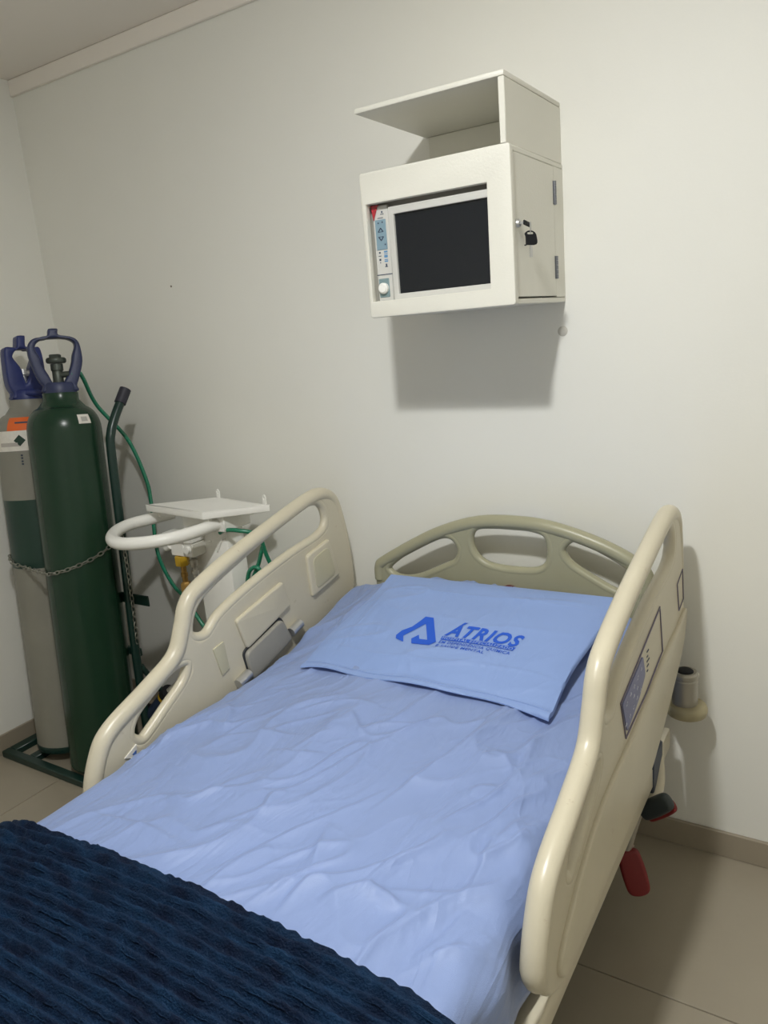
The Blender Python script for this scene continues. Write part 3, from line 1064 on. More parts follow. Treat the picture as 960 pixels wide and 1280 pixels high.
# front frame with window
fr_o = [(bx0, zb), (bx1, zb), (bx1, zt_), (bx0, zt_)]
fr_i = [(-0.588 + 0.004, 1.617), (-0.2585, 1.618), (-0.2565, 1.848), (-0.586 + 0.004, 1.849)]


def round_quad(q, r):
    pts = []
    N = len(q)
    for i in range(N):
        p = Vector(q[i]); a = Vector(q[i - 1]); b = Vector(q[(i + 1) % N])
        s, e2 = p + (a - p).normalized() * r, p + (b - p).normalized() * r
        for k in range(5):
            t = k / 4
            w = s * (1 - t) ** 2 + p * 2 * t * (1 - t) + e2 * t * t
            pts.append((w.x, w.y))
    return pts


obj('front_frame', shape_mesh('front_frame', [round_quad(fr_o, 0.008), fr_i], 0.020, 0.0025, XZ(yf + 0.010), 2), M_WHITE, cab)
bm = bmesh.new()
add_box(bm, (bx0 + 0.002, yf + 0.021, zb + 0.001), (bx1 - 0.004, 0.0, zb + 0.014), 0.002, 1)           # bottom
obj('bottom_panel', bm, M_WHITE, cab)
obj('side_panel', box((bx0 + 0.002, yf + 0.021, zb + 0.015), (bx0 + 0.0065, 0, zt_ - 0.014), 0.001, 1), M_WHITE, cab)
obj('shelf_panel', box((bx0 + 0.002, yf + 0.021, zt_ - 0.013), (bx1 - 0.004, 0.0, zt_ - 0.001), 0.002, 1), M_WHITE, cab)
obj('stile', box((bx1 - 0.018, yf + 0.021, zb + 0.015), (bx1 - 0.004, -0.352, zt_ - 0.014)), M_WHITE, cab, smooth=False)
obj('stile', box((bx1 - 0.018, -0.0705, zb + 0.015), (bx1 - 0.004, 0, zt_ - 0.014)), M_WHITE, cab, smooth=False)
door = obj('door', box((bx1 - 0.018, -0.3505, 1.5945), (bx1 - 0.003, -0.0725, 1.9075), 0.0015, 1), M_WHITE, cab)
for z in (1.845, 1.665):
    bm = bmesh.new()
    add_box(bm, (bx1 - 0.004, -0.080, z - 0.028), (bx1 - 0.002, -0.062, z + 0.028), 0.0004, 1)
    for k in range(5):
        add_tube(bm, [(bx1 - 0.001, -0.071, z - 0.028 + k * 0.0113), (bx1 - 0.001, -0.071, z - 0.028 + k * 0.0113 + 0.0105)], 0.0042, 10)
    obj('hinge', bm, M_HINGE, door)
lock = obj('lock', lathe([(0, 0), (0.0095, 0), (0.0095, 0.006), (0.008, 0.009), (0.004, 0.009), (0.004, 0.007), (0, 0.007)], 20,
                         Matrix.Translation((bx1 - 0.003, -0.331, 1.755)) @ Matrix.Rotation(PI / 2, 4, 'Y')), M_CHROME, door, 'round chrome lock')
# open upper shelf: top, right side, back
obj('top_panel', box((bx0 + 0.003, yf - 0.002, zh - 0.012), (bx1 - 0.006, 0, zh), 0.003, 2), M_WHITE, cab)
obj('hood_side', box((bx1 - 0.021, yf - 0.002, zt_ - 0.001), (bx1 - 0.006, 0, zh - 0.0125), 0.002, 1), M_WHITE, cab)
obj('back_panel', box((bx0 + 0.014, -0.008, zt_ - 0.001), (bx1 - 0.022, 0.0, zh - 0.0125), 0.001, 1), M_WHITE, cab)

mon = thing('patient_monitor', 'grey patient monitor with a dark screen inside the white wall cabinet', 'monitor', (0, 0, zb + 0.0145))
ZO = -(zb + 0.0145)


def mb(lo, hi, bev=0.0, seg=2):
    return box((lo[0], lo[1], lo[2] + ZO), (hi[0], hi[1], hi[2] + ZO), bev, seg)


obj('shell', mb((-0.585, -0.322, zb + 0.0145), (-0.226, -0.10, 1.875), 0.008, 3), M_BEZEL_D, mon)
bezel = obj('bezel', shape_mesh('bezel', [round_quad([(-0.531, 1.603 + ZO), (-0.232, 1.603 + ZO), (-0.232, 1.838 + ZO), (-0.531, 1.838 + ZO)], 0.004),
                                          [(-0.516, 1.631 + ZO), (-0.247, 1.631 + ZO), (-0.247, 1.820 + ZO), (-0.516, 1.820 + ZO)]], 0.022, 0.002, XZ(-0.331), 2), M_BEZEL, mon)
obj('screen', mb((-0.518, -0.334, 1.629), (-0.245, -0.326, 1.822)), M_SCREEN, mon, 'black switched-off screen', smooth=False)
strip = obj('control_strip', mb((-0.579, -0.337, 1.604), (-0.534, -0.323, 1.846), 0.002, 1), M_BEZEL, mon)
obj('keypad', mb((-0.573, -0.3385, 1.741), (-0.542, -0.336, 1.813), 0.001, 1), M_PALEBLUE, mon, 'pale blue keypad')
bm = bmesh.new()
ysur = -0.3392


def arrow(cx, cz, s, up):
    w = 0.0013
    sg = 1 if up else -1
    for sx_ in (-1, 1):
        a = Vector((cx + sx_ * s, 0, cz - sg * s * 0.6)); b = Vector((cx, 0, cz + sg * s * 0.7))
        d = (b - a).normalized(); n = Vector((-d.z, 0, d.x)) * w
        q = [a + n, a - n, b - n, b + n]
        f = [bm.verts.new((p.x, ysur, p.z + ZO)) for p in q]
        g = [bm.verts.new((p.x, ysur + 0.001, p.z + ZO)) for p in q]
        bm.faces.new(f); bm.faces.new(g[::-1])
        for k in range(4):
            bm.faces.new((f[k], f[(k + 1) % 4], g[(k + 1) % 4], g[k]))
    add_box(bm, (cx - s, ysur, cz - sg * s * 0.6 - w / 2 + ZO), (cx + s, ysur + 0.001, cz - sg * s * 0.6 + w / 2 + ZO))


arrow(-0.5575, 1.788, 0.007, True)
arrow(-0.5575, 1.768, 0.007, False)
for (a, b) in ((-0.563, 1.805), (-0.551, 1.806), (-0.547, 1.753)):
    add_box(bm, (a - 0.0017, ysur, b - 0.0017 + ZO), (a + 0.0017, ysur + 0.001, b + 0.0017 + ZO))
obj('keypad_symbols', bm, M_PRINT, mon, smooth=False)
bm = bmesh.new()
for (a, b, w, h) in ((-0.566, 1.735, .0022, .002), (-0.566, 1.727, .004, .0008), (-0.566, 1.718, .0025, .0025), (-0.566, 1.711, .0015, .001), (-0.549, 1.704, .002, .003), (-0.549, 1.700, .004, .0008),
                     (-0.551, 1.830, .002, .002), (-0.551, 1.825, .005, .0008), (-0.557, 1.8165, .008, .0008)):
    add_box(bm, (a - w, -0.3377, b - h + ZO), (a + w, -0.3367, b + h + ZO))
o = obj('strip_print', bm, M_PRINT, mon, smooth=False)
o['kind'] = 'stuff'
obj('strip_gap', mb((-0.579, -0.3377, 1.6805), (-0.534, -0.3367, 1.6825)), M_PRINT, mon, smooth=False)
bm = bmesh.new()
for (b, h) in ((1.736, .002), (1.731, .0008), (1.725, .003), (1.717, .001), (1.713, .0015)):
    add_box(bm, (-0.5535, -0.3377, b - h + ZO), (-0.5435, -0.3367, b + h + ZO))
o = obj('strip_print', bm, M_BLUEPRINT, mon, smooth=False)
o['kind'] = 'stuff'
obj('knob_plate', mb((-0.575, -0.3385, 1.626), (-0.545, -0.336, 1.672), 0.001, 1), M_TEAL, mon)
obj('knob', lathe([(0, 0.012), (0.010, 0.012), (0.0135, 0.008), (0.0135, 0), (0, 0)], 28, Matrix.Translation((-0.560, -0.338, 1.648 + ZO)) @ Matrix.Rotation(PI / 2, 4, 'X')), M_WHITEMETAL, mon, 'round white knob')
bm = bmesh.new()
tri = [(-0.581, 1.8475), (-0.561, 1.8475), (-0.575, 1.812)]
f = [bm.verts.new((a, -0.3405, b + ZO)) for a, b in tri]
g = [bm.verts.new((a, -0.330, b + ZO)) for a, b in tri]
bm.faces.new(f); bm.faces.new(g[::-1])
for k in range(3):
    bm.faces.new((f[k], f[(k + 1) % 3], g[(k + 1) % 3], g[k]))
obj('alarm_light', bm, M_RED, mon, 'red triangular alarm lens', smooth=False)

# keys hanging from the lock
KROT = Matrix.Translation((0.016, 0.03, 0)) @ Matrix.Rotation(math.radians(-42), 4, 'Z') @ Matrix.Translation((-0.016, -0.03, 0))
keys = thing('key_ring', 'two small black-headed keys hanging from the lock of the white wall cabinet', 'keys', (bx1 + 0.004, -0.331, 1.755))
bm = bmesh.new()
add_box(bm, (0.0, -0.0012, -0.0025), (0.014, 0.0012, 0.0025))
k1 = obj('key', bm, M_CHROME, keys, smooth=False)
obj('key_head', box((0.010, -0.004, -0.0055), (0.014, 0.034, 0.0055), 0.002, 2, Matrix.Rotation(math.radians(-6), 4, 'X')), M_BLACKPL, k1)
ringpts = [(0.016, 0.027 + 0.003 * math.sin(a), -0.010 + 0.013 * math.cos(a)) for a in [2 * PI * k / 20 for k in range(20)]]
obj('ring', tube(ringpts, 0.0009, 6, True), M_CHROME, keys)
bm = shape_mesh('key_head', [smooth_loop([(0.014, -0.022), (0.016, -0.030), (0.016, -0.046), (0.013, -0.048), (0.041, -0.048), (0.044, -0.046), (0.044, -0.030), (0.040, -0.022), (0.030, -0.017), (0.022, -0.017)][0:3] +
                                         [(0.016, -0.047), (0.042, -0.047), (0.043, -0.030), (0.038, -0.020), (0.028, -0.016), (0.020, -0.017)], 4),
                             smooth_loop([(0.021, -0.024), (0.034, -0.024), (0.034, -0.020), (0.021, -0.020)], 3)], 0.005, 0.0012, YZ(0.016), 2)
bm2 = bmesh.new()
add_box(bm2, (0.0148, 0.0255, -0.074), (0.0172, 0.0315, -0.046))
for k in range(4):
    add_box(bm2, (0.0149, 0.024, -0.071 + k * 0.005), (0.0171, 0.026, -0.069 + k * 0.005))
for b_ in (bm, bm2):
    bmesh.ops.transform(b_, matrix=KROT, verts=b_.verts[:])
k2 = obj('key', bm2, M_CHROME, keys, smooth=False)
obj('key_head', bm, M_BLACKPL, k2)

# ------------------------------------------------------------------ gas cylinders
def arc_prof(cx, cz, r0, r1, a0, a1, n):
    return [(cx + r0 * math.cos(a0 + (a1 - a0) * k / n), cz + r1 * math.sin(a0 + (a1 - a0) * k / n)) for k in range(n + 1)]


CR = 0.126
LEAN = math.radians(-5.2)


def cylinder_prof(L):
    p = [(0, 0.004), (0.095, 0.0)] + arc_prof(0.104, 0.024, CR - 0.104, 0.024, -PI / 2, 0, 5)
    return p


def guard(outer, hole, cx, lean, scale, base, depth, name, m, parent, zbase, yaw):
    f = lambda l: [(((x - cx) + (base - z) * lean) * scale, (base - z) * scale) for x, z in l]
    o_, h_ = smooth_loop(f(outer), 4), inset(smooth_loop(f(hole), 4), 0.0025)
    bm = shape_mesh(name, [o_, h_], depth, 0.008, Matrix.Rotation(PI / 2, 4, 'X'), 2)
    # bow the flat frame so that the arms follow the round neck
    mt = Matrix.Translation((0, 0, zbase)) @ Matrix.Rotation(yaw, 4, 'Z')
    for v in bm.verts:
        v.co = mt @ v.co
    add_lathe(bm, [(0.045, zbase - 0.006), (0.056, zbase - 0.006), (0.057, zbase + 0.004), (0.055, zbase + 0.030), (0.050, zbase + 0.036), (0.045, zbase + 0.030), (0.045, zbase - 0.006)], 32)
    return obj(name, bm, m, parent, angle=50)


SC = 2.8e-3 / 7.385
YAWC = math.atan2(0.857, 0.515)   # frame normal (-y) turned towards the room
# green one
g_t = thing('gas_cylinder', 'tall dark green oxygen cylinder with a navy valve guard', 'gas cylinder', (-1.892, -0.475, 0.03), (LEAN, -0.038, 0), 'gas cylinders chained to the cart')
prof = cylinder_prof(0) + [(CR, 0.10), (CR, 1.26)] + arc_prof(CR - 0.058, 1.262, 0.058, 0.088, 0.0, PI / 2 * 0.86, 9)[1:] + [(0.061, 1.372), (0.060, 1.398), (0, 1.398)]
obj('body', lathe(prof, 48), M_GREEN, g_t)
oute = [(385, 660), (380, 600), (345, 560), (300, 470), (250, 330), (238, 240), (258, 190), (300, 160), (400, 140), (410, 85), (430, 76), (480, 76), (494, 85), (502, 132), (600, 150), (660, 180), (692, 240), (716, 380), (692, 520), (672, 600), (670, 660)]
hol = [(468, 590), (415, 500), (362, 410), (340, 340), (300, 270), (303, 210), (350, 168), (450, 156), (560, 160), (630, 190), (650, 240), (632, 320), (625, 400), (592, 510), (545, 590)]
guard(oute, hol, 527, 0.13, SC, 665, 0.062, 'valve_guard', M_CAP, g_t, 1.398, YAWC)
bm = lathe([(0.026, 1.40), (0.026, 1.43), (0.018, 1.44), (0.018, 1.475), (0.021, 1.478), (0.021, 1.50), (0, 1.50)], 20)
add_tube(bm, [(0, 0, 1.462), (0.045 * math.cos(0.5), 0.045 * math.sin(0.5), 1.462)], 0.011, 12)
vl = obj('valve', bm, M_VALVE, g_t)
bm = lathe([(0, 1.503), (0.030, 1.503), (0.034, 1.508), (0.034, 1.517), (0.030, 1.522), (0, 1.522)], 14)
add_box(bm, (-0.020, -0.012, 1.520), (0.016, 0.012, 1.534), 0.003, 1, Matrix.Rotation(0.5, 4, 'Z'))
obj('handwheel', bm, M_VALVE, vl)
# curved paper label on the shoulder


def wrap_label(name, parent, a0, a1, prof_pts, m, label=None, n=16):
    bm = bmesh.new()
    rows = []
    for (r, z) in prof_pts:
        rows.append([bm.verts.new(((r + 0.0012) * math.cos(a0 + (a1 - a0) * k / n), (r + 0.0012) * math.sin(a0 + (a1 - a0) * k / n), z)) for k in range(n + 1)])
    for i in range(len(rows) - 1):
        for k in range(n):
            bm.faces.new((rows[i][k], rows[i][k + 1], rows[i + 1][k + 1], rows[i + 1][k]))
    return obj(name, bm, m, parent, label)


FA = math.atan2(-0.515, 0.857)   # direction towards the viewer side of the room


def dome(z):
    t = max(0.0, min(1.0, (z - 1.262) / 0.088))
    return CR - 0.058 + 0.058 * math.cos(math.asin(t))


zz = [1.285 + k * 0.008 for k in range(5)]
wrap_label('paper_label', g_t, FA + 0.33, FA + 0.72, [(dome(z), z) for z in zz], M_PAPER, 'small white paper label')
wrap_label('label_print', g_t, FA + 0.42, FA + 0.62, [(dome(z) + 0.0006, z) for z in zz[1:4]], mat('faint_print', (170, 168, 162), 0.6))

# grey one
y_t = thing('gas_cylinder', 'grey cylinder with a dark green band and an orange shoulder label', 'gas cylinder', (-2.150, -0.440, 0.03), (LEAN, -0.039, 0), 'gas cylinders chained to the cart')
pr = cylinder_prof(0) + [(CR, 0.10), (CR, 0.745), (CR, 1.005), (CR, 1.235)] + arc_prof(CR - 0.058, 1.237, 0.058, 0.088, 0.0, PI / 2 * 0.86, 9)[1:] + [(0.061, 1.350), (0.060, 1.376), (0, 1.376)]
nb = len(cylinder_prof(0))
mi = [0] * (len(pr) - 1)
mi[nb + 1] = 1
obj('body', lathe(pr, 48, None, mi), [M_GREYCYL, M_GREENB], y_t)
obj('foot_ring', lathe([(0.10, -0.002), (CR - 0.004, 0.004), (CR + 0.002, 0.014), (CR + 0.002, 0.030), (CR - 0.001, 0.032)], 40), M_CART, y_t)
oute = [(60, 745), (48, 690), (2, 600), (-30, 400), (-36, 250), (30, 238), (70, 236), (75, 140), (95, 126), (135, 126), (150, 138), (160, 236), (235, 238), (290, 250), (330, 400), (345, 560), (328, 640), (318, 745)]
hol = [(165, 600), (140, 540), (105, 440), (40, 350), (34, 310), (60, 265), (95, 252), (180, 252), (215, 275), (234, 330), (220, 390), (205, 450), (200, 540)]
guard(oute, hol, 188, 0.13, SC, 748, 0.075, 'valve_guard', M_CAP2, y_t, 1.376, YAWC + 0.2)
bm = lathe([(0.020, 1.37), (0.020, 1.44), (0.013, 1.445), (0.013, 1.468), (0.022, 1.470), (0.022, 1.490), (0, 1.490)], 18)
add_tube(bm, [(0, 0, 1.475), (0.035 * math.cos(0.6), 0.035 * math.sin(0.6), 1.475)], 0.012, 12)
obj('valve', bm, M_CHROME, y_t)
obj('valve_cap', tube([(0.045 * math.cos(FA), 0.045 * math.sin(FA), 1.40), (0.075 * math.cos(FA + 0.6), 0.075 * math.sin(FA + 0.6), 1.398), (0.085 * math.cos(FA + 0.75), 0.085 * math.sin(FA + 0.75), 1.398)], 0.014, 12), M_CAP2, y_t)


def dome2(z):
    t = max(0.0, min(1.0, (z - 1.237) / 0.088))
    return CR - 0.058 + 0.058 * math.cos(math.asin(t))


wrap_label('orange_label', y_t, FA - 0.72, FA + 0.38, [(dome2(z), z) for z in [1.262 + k * 0.006 for k in range(9)]], M_ORANGE, 'orange shoulder label')
wrap_label('label_print', y_t, FA - 0.48, FA + 0.14, [(dome2(z) + 0.0006, z) for z in (1.288, 1.291, 1.294)], M_PRINT)
wrap_label('white_label', y_t, FA - 1.2, FA + 0.95, [(CR, z) for z in (1.188, 1.205, 1.222, 1.237)] + [(dome2(1.262), 1.262)], M_PAPER, 'torn white label with a green diamond', 24)
bm = bmesh.new()
q = [(0, 0.021), (0.021, 0), (0, -0.021), (-0.021, 0)]
bm.faces.new([bm.verts.new(((CR + 0.0022) * math.cos(FA - 0.36 + a / CR), (CR + 0.0022) * math.sin(FA - 0.36 + a / CR), 1.226 + b)) for a, b in q])
obj('diamond_mark', bm, M_GREENB, y_t, smooth=False)
bm = bmesh.new()
for k, z in enumerate((1.172, 1.162, 1.150, 1.140)):
    a = FA - 0.35
    add_box(bm, ((CR) * math.cos(a) - 0.002, (CR) * math.sin(a) - 0.004, z - 0.003), ((CR + 0.001) * math.cos(a) + 0.001, (CR + 0.001) * math.sin(a) + 0.004, z + 0.002))
obj('stamp_marks', bm, M_PRINT, y_t, smooth=False)
wrap_label('label_print', y_t, FA - 1.0, FA - 0.35, [(CR + 0.0006, z) for z in (1.205, 1.212, 1.219)], mat('faint_label_print', (176, 170, 165), 0.6))

# ------------------------------------------------------------------ cylinder cart
cart = thing('cylinder_cart', 'dark green tubular cylinder cart standing against the wall with a hanging chain', 'cart', (-2.02, -0.40, 0.0))
CO = Vector((-2.02, -0.40, 0.0))


def ct(p):
    return tuple(Vector(p) - CO)


for x in (-1.785, -2.20):
    bm = tube([ct(p) for p in spline([(x, -0.352, 0.04), (x, -0.343, 0.42), (x, -0.315, 0.90), (x, -0.298, 1.20), (x, -0.285, 1.27), (x, -0.255, 1.325), (x, -0.205, 1.395)], 6)], 0.0165, 14)
    up = obj('upright', bm, M_CART, cart)
    obj('grip', tube([ct((x, -0.226, 1.366)), ct((x, -0.192, 1.413))], 0.0205, 14), M_GRIP, up, 'dark plastic hand grip')
bm = bmesh.new()
add_box(bm, ct((-2.20, -0.325, 0.415)), ct((-1.785, -0.312, 0.445)), 0.002, 1)
obj('cross_bar', bm, M_CART, cart)
bm = bmesh.new()
add_box(bm, ct((-2.235, -0.327, 0.632)), ct((-1.685, -0.321, 0.672)), 0.001, 1)
obj('cross_bar', bm, M_CART, cart)
bm = bmesh.new()
for lo, hi in (((-2.368, -0.612, 0.0), (-1.66, -0.578, 0.028)), ((-2.368, -0.578, 0.0), (-2.323, -0.33, 0.028)), ((-1.71, -0.578, 0.0), (-1.66, -0.33, 0.028)), ((-2.375, -0.335, 0.0), (-1.66, -0.30, 0.028)),
               ((-2.235, -0.578, 0.0), (-2.195, -0.335, 0.026)), ((-1.88, -0.578, 0.0), (-1.84, -0.335, 0.026))):
    add_box(bm, ct(lo), ct(hi), 0.003, 1)
obj('base_plate', bm, M_CART, cart)
obj('strut', tube([ct((-1.785, -0.33, 0.38)), ct((-1.74, -0.20, 0.10))], 0.011, 10), M_CART, cart)
for x in (-1.74, -2.25):
    bm = lathe([(0, -0.018), (0.07, -0.018), (0.085, -0.012), (0.088, 0), (0.085, 0.012), (0.07, 0.018), (0, 0.018)], 28, Matrix.Translation(ct((x, -0.17, 0.089))) @ Matrix.Rotation(PI / 2, 4, 'Y'))
    obj('wheel', bm, M_BLACKPL, cart)
obj('axle', tube([ct((-2.27, -0.17, 0.089)), ct((-1.71, -0.17, 0.089))], 0.010, 10), M_DARKSTEEL, cart)

# chain round both cylinders, links as one joined mesh
def chain_bm(path, pitch=0.021, wire=0.0022, lw=0.0066):
    P = [Vector(p) for p in path]
    # resample
    L = [0.0]
    for i in range(1, len(P)):
        L.append(L[-1] + (P[i] - P[i - 1]).length)
    n = int(L[-1] / pitch)
    bm = bmesh.new()
    j = 0
    pts = []
    for k in range(n + 1):
        s = k * pitch
        while j < len(L) - 2 and L[j + 1] < s:
            j += 1
        t = (s - L[j]) / max(1e-6, L[j + 1] - L[j])
        pts.append(P[j].lerp(P[j + 1], t))
    for k in range(n):
        a, b = pts[k], pts[k + 1]
        d = (b - a).normalized()
        c = (a + b) / 2
        ref = Vector((0, 0, 1)) if abs(d.z) < 0.8 else Vector((0.85, -0.5, 0))
        s1 = d.cross(ref).normalized()
        s2 = d.cross(s1).normalized()
        sd_ = (s1 + s2).normalized() if k % 2 else (s1 - s2).normalized()
        hl_ = pitch * 0.62
        ring = []
        for q_ in range(12):
            an = 2 * PI * q_ / 12
            ring.append(c + d * (hl_ * math.cos(an)) + sd_ * (lw * math.sin(an)))
        add_tube(bm, ring, wire, 5, True)
    return bm


def axis_at(base, z):
    return Vector((base[0], base[1] + (z - 0.03) * math.tan(-LEAN), z))


path = []
b2, b1 = (-2.182, -0.440), (-1.923, -0.475)
rr = CR + 0.008
path.append(Vector((-2.20, -0.325, 0.90)))
for a in np.linspace(math.radians(150), math.radians(285), 14):
    t = (a - math.radians(150)) / math.radians(135)
    c = axis_at(b2, 0.845 - 0.02 * t)
    path.append(c + Vector((rr * math.cos(a), rr * math.sin(a), -0.03 * t)))
for a in np.linspace(math.radians(262), math.radians(385), 14):
    t = (a - math.radians(262)) / math.radians(123)
    c = axis_at(b1, 0.80 + 0.075 * t ** 1.3)
    path.append(c + Vector((rr * math.cos(a), rr * math.sin(a), 0)))
path.append(Vector((-1.765, -0.335, 0.905)))
o = obj('chain', chain_bm([Vector(p) - CO for p in path]), M_CHAIN, cart, 'steel chain looped round the cylinders')
o['kind'] = 'stuff'
hang = [Vector((-1.760, -0.333, 0.90)), Vector((-1.758, -0.335, 0.80)), Vector((-1.760, -0.338, 0.62)), Vector((-1.765, -0.343, 0.48))]
o = obj('chain', chain_bm([Vector(p) - CO for p in spline(hang, 8)]), M_CHAIN, cart, 'loose end of the chain hanging down the upright')
o['kind'] = 'stuff'

# ------------------------------------------------------------------ white gas trolley
tr = thing('gas_trolley', 'white metal gas trolley with a tray and looped tube handle between cylinders and bed', 'trolley', (-1.43, -0.205, 0.0))
TO = Vector((-1.52, -0.13, -0.025))
TSH = Vector((0.09, -0.075, 0.025))


def tp(p):
    return tuple(Vector(p) - TO)


ZT = 0.025
tray = [(-1.765, -0.203), (-1.436, -0.248), (-1.272, -0.095), (-1.564, -0.045)]
bm = shape_mesh('tray', [round_quad([(a - TO.x, b - TO.y) for a, b in tray], 0.006)], 0.022, 0.003, Matrix.Translation((0, 0, 0.968 + ZT)), 2)
tray_o = obj('tray', bm, M_WHITEMETAL, tr)
rim_in = inset([(a - TO.x, b - TO.y) for a, b in tray], 0.010)
bm = bmesh.new()
tr2 = [(a - TO.x, b - TO.y) for a, b in tray]
obj('tray_rim', shape_mesh('tray_rim', [tr2, rim_in], 0.004, 0.001, Matrix.Translation((0, 0, 0.980 + ZT)), 1), M_WHITEMETAL, tray_o)
for (x, y) in ((-1.553, -0.048), (-1.300, -0.088)):
    lp = [(-0.009, -0.02), (-0.009, 0.018), (-0.006, 0.025), (0, 0.028), (0.006, 0.025), (0.009, 0.018), (0.009, -0.02)]
    hp = [(0.0045 * math.cos(2 * PI * k / 12), 0.017 + 0.0055 * math.sin(2 * PI * k / 12)) for k in range(12)]
    mt = Matrix.Translation((x - TO.x, y - TO.y, 0.985 + ZT)) @ Matrix.Rotation(math.radians(-10), 4, 'Z') @ Matrix.Rotation(PI / 2, 4, 'X')
    obj('hanging_tab', shape_mesh('hanging_tab', [lp, hp], 0.004, 0.0005, mt, 1), M_WHITEMETAL, tray_o)
hpts = [(-1.765, -0.10, 0.925), (-1.800, -0.185, 0.922), (-1.822, -0.255, 0.92), (-1.797, -0.335, 0.918), (-1.722, -0.412, 0.918), (-1.640, -0.445, 0.918), (-1.560, -0.430, 0.92), (-1.490, -0.375, 0.922), (-1.455, -0.290, 0.924), (-1.442, -0.167, 0.927), (-1.428, -0.06, 0.928)]
hpts = [(-1.615 + (a + 1.63) * 0.95, b, c) for a, b, c in hpts]
hd_o = obj('handle', tube([tp(p) for p in spline(hpts, 7)], 0.0212, 18), M_WHITEMETAL, tr)
obj('handle_bracket', box(tp((hpts[-1][0] - 0.018, hpts[-1][1] - 0.03, 0.925)), tp((hpts[-1][0] + 0.018, hpts[-1][1] + 0.035, 0.957)), 0.003, 1), M_WHITEMETAL, tr)
obj('handle_bracket', box(tp((-1.772, -0.165, 0.925)), tp((-1.735, -0.10, 0.957)), 0.003, 1), M_WHITEMETAL, tr)
obj('tray_post', box(tp((-1.46, -0.225, 0.925)), tp((-1.435, -0.205, 0.960)), 0.002, 1), M_WHITEMETAL, tr)
obj('tray_bracket', box(tp((-1.60, -0.19, 0.90)), tp((-1.40, -0.06, 0.956)), 0.003, 1), M_WHITEMETAL, tr)
bm = bmesh.new()
add_box(bm, tp((-1.600, -0.150, 0.05)), tp((-1.435, -0.065, 0.90)), 0.006, 2)
col_o = obj('column', bm, M_WHITEMETAL, tr)
bm = bmesh.new()
add_tube(bm, [tp((-1.488, -0.152, 0.815)), tp((-1.456, -0.152, 0.865)), tp((-1.440, -0.152, 0.868))], 0.004, 8)
add_box(bm, tp((-1.525, -0.153, 0.845)), tp((-1.512, -0.149, 0.853)), 0.001, 1)
obj('column_rib', bm, M_WHITEMETAL, col_o)
# base with casters
bm = bmesh.new()
add_box(bm, tp((-1.76, -0.27, 0.050)), tp((-1.30, -0.225, 0.080)), 0.006, 2)
add_box(bm, tp((-1.76, -0.075, 0.050)), tp((-1.30, -0.03, 0.080)), 0.006, 2)
add_box(bm, tp((-1.58, -0.23, 0.050)), tp((-1.46, -0.07, 0.080)), 0.004, 1)
obj('base', bm, M_WHITEMETAL, tr)
for (x, y) in ((-1.73, -0.247), (-1.33, -0.247), (-1.73, -0.052), (-1.33, -0.052)):
    bm = lathe([(0, -0.011), (0.030, -0.011), (0.037, -0.006), (0.037, 0.006), (0.030, 0.011), (0, 0.011)], 22, Matrix.Translation(tp((x, y, 0.012))) @ Matrix.Rotation(PI / 2, 4, 'Y'))
    add_box(bm, tp((x - 0.014, y - 0.012, 0.030)), tp((x + 0.014, y + 0.012, 0.053)), 0.003, 1)
    obj('caster', bm, M_BLACKPL, tr)
# manifold with fittings
bm = bmesh.new()
add_box(bm, tp((-1.690, -0.215, 0.855)), tp((-1.545, -0.150, 0.885)), 0.003, 1)
add_box(bm, tp((-1.665, -0.205, 0.800)), tp((-1.600, -0.160, 0.857)), 0.003, 1)
add_box(bm, tp((-1.598, -0.205, 0.800)), tp((-1.555, -0.150, 0.857)), 0.003, 1)
add_tube(bm, [tp((-1.690, -0.20, 0.828)), tp((-1.668, -0.20, 0.838))], 0.016, 12)
add_tube(bm, [tp((-1.578, -0.215, 0.828)), tp((-1.578, -0.20, 0.828))], 0.014, 12)
mf = obj('manifold', bm, M_WHITEMETAL, tr)
obj('manifold_plate', box(tp((-1.556, -0.212, 0.805)), tp((-1.546, -0.150, 0.852)), 0.002, 1), M_WHITE, mf)
bm = lathe([(0.012, 0.765), (0.0245, 0.765), (0.0255, 0.770), (0.0255, 0.796), (0.0245, 0.800), (0.012, 0.800)], 6, Matrix.Translation(tp((-1.625, -0.195, 0))))
obj('gas_nut', bm, M_YELLOW, mf, 'yellow hexagonal nut', angle=20)
bm = lathe([(0, 0.70), (0.010, 0.70), (0.010, 0.72), (0.0125, 0.722), (0.0125, 0.735), (0.010, 0.737), (0.010, 0.766), (0, 0.766)], 16, Matrix.Translation(tp((-1.625, -0.195, 0))))
add_lathe(bm, [(0, 0.655), (0.016, 0.655), (0.019, 0.665), (0.019, 0.695), (0.014, 0.702), (0, 0.702)], 6, Matrix.Translation(tp((-1.625, -0.195, 0))))
add_tube(bm, [tp((-1.625, -0.195, 0.668)), tp((-1.598, -0.19, 0.672)), tp((-1.588, -0.185, 0.70))], 0.011, 12)
obj('brass_pipe', bm, M_BRASS, mf, 'brass pipe and elbow')
bm = lathe([(0, 0.700), (0.010, 0.700), (0.010, 0.735), (0.014, 0.737), (0.014, 0.748), (0.009, 0.750), (0.009, 0.762), (0.015, 0.766), (0.015, 0.788), (0.009, 0.792), (0, 0.802)], 16, Matrix.Translation(tp((-1.573, -0.19, 0))))
obj('hose_barb', bm, M_STEEL, mf)
obj('elbow', tube([tp(p) for p in spline([(-1.640, -0.185, 0.63), (-1.618, -0.185, 0.655), (-1.598, -0.183, 0.69)], 4)], 0.014, 12), M_DARKSTEEL, mf)
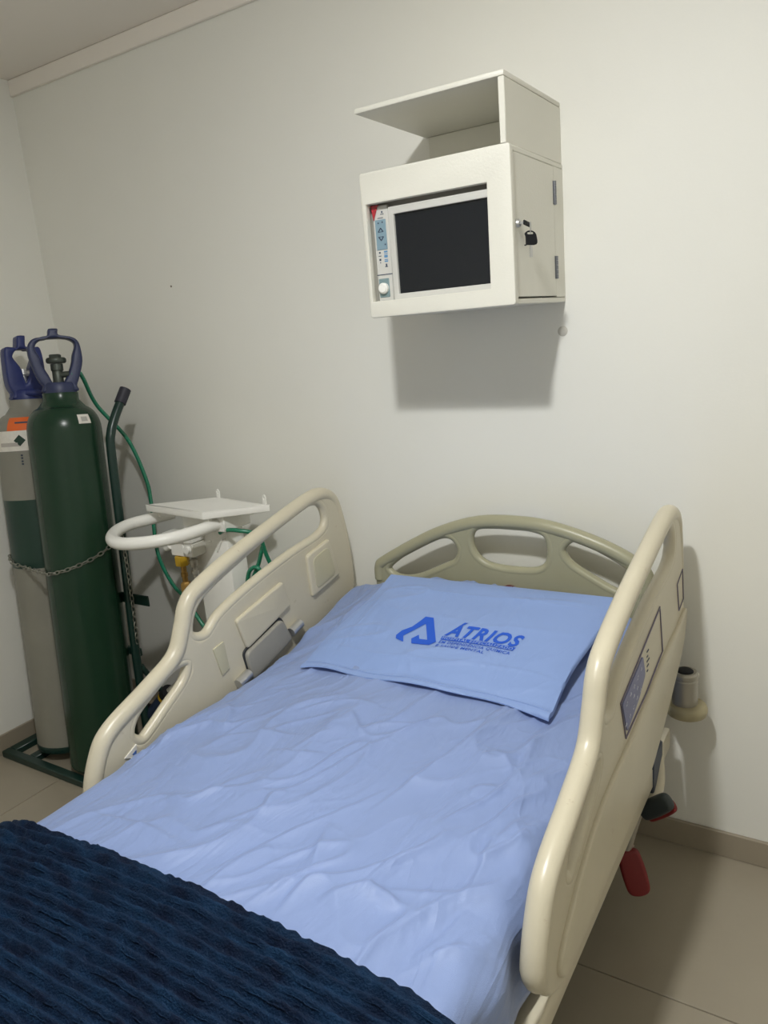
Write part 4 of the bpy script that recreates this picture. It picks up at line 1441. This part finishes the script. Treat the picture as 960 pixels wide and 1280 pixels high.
# navy lever with yellow ring low on the trolley
bm = tube([tp((-1.86, -0.25, 0.155)), tp((-1.775, -0.25, 0.238))], 0.026, 16)
lv = obj('foot_pedal', bm, M_NAVYPL, tr, 'navy pedal arm')
obj('pedal_ring', tube([tp((-1.775, -0.25, 0.238)), tp((-1.762, -0.25, 0.251))], 0.027, 16), M_YELLOW, lv, 'yellow ring')
obj('pedal_collar', tube([tp((-1.762, -0.25, 0.251)), tp((-1.742, -0.25, 0.272))], 0.030, 16), M_BLACKPL, lv, 'black collar')
obj('pedal_rod', tube([tp((-1.742, -0.25, 0.272)), tp((-1.61, -0.17, 0.38))], 0.014, 12), M_STEEL, lv, 'steel rod')

# hoses
hs = [(-1.905, -0.320, 1.484), (-1.898, -0.292, 1.486), (-1.918, -0.262, 1.462), (-1.975, -0.18, 1.355), (-1.931, -0.10, 1.210), (-1.893, -0.075, 1.047), (-1.880, -0.080, 0.950), (-1.840, -0.12, 0.765), (-1.715, -0.18, 0.672), (-1.600, -0.225, 0.640), (-1.565, -0.235, 0.610), (-1.51, -0.235, 0.540), (-1.43, -0.245, 0.495), (-1.31, -0.265, 0.485)]
o = obj('gas_hose', tube(spline(hs, 10), 0.0075, 10), M_HOSE)
tag(o, 'long green hose running from the green cylinder down to the trolley fittings', 'hose')
lp = [(-1.44, -0.175, 0.893), (-1.41, -0.18, 0.905), (-1.36, -0.17, 0.905), (-1.31, -0.13, 0.88), (-1.31, -0.10, 0.80), (-1.33, -0.08, 0.70), (-1.37, -0.07, 0.60), (-1.42, -0.08, 0.57), (-1.445, -0.11, 0.64), (-1.42, -0.12, 0.735), (-1.385, -0.11, 0.755), (-1.365, -0.10, 0.70), (-1.375, -0.09, 0.62), (-1.41, -0.085, 0.60), (-1.43, -0.10, 0.68), (-1.385, -0.10, 0.77), (-1.355, -0.10, 0.84)]
lp = [(a + 0.035, b + 0.0, c) if i > 4 else (a, b, c) for i, (a, b, c) in enumerate(lp)]
lp = [tuple(Vector(p) + TSH) for p in lp]
o = obj('coiled_hose', tube(spline(lp, 8), 0.0075, 10), M_HOSE)
tag(o, 'green hose coiled in loops at the right side of the trolley column', 'hose')
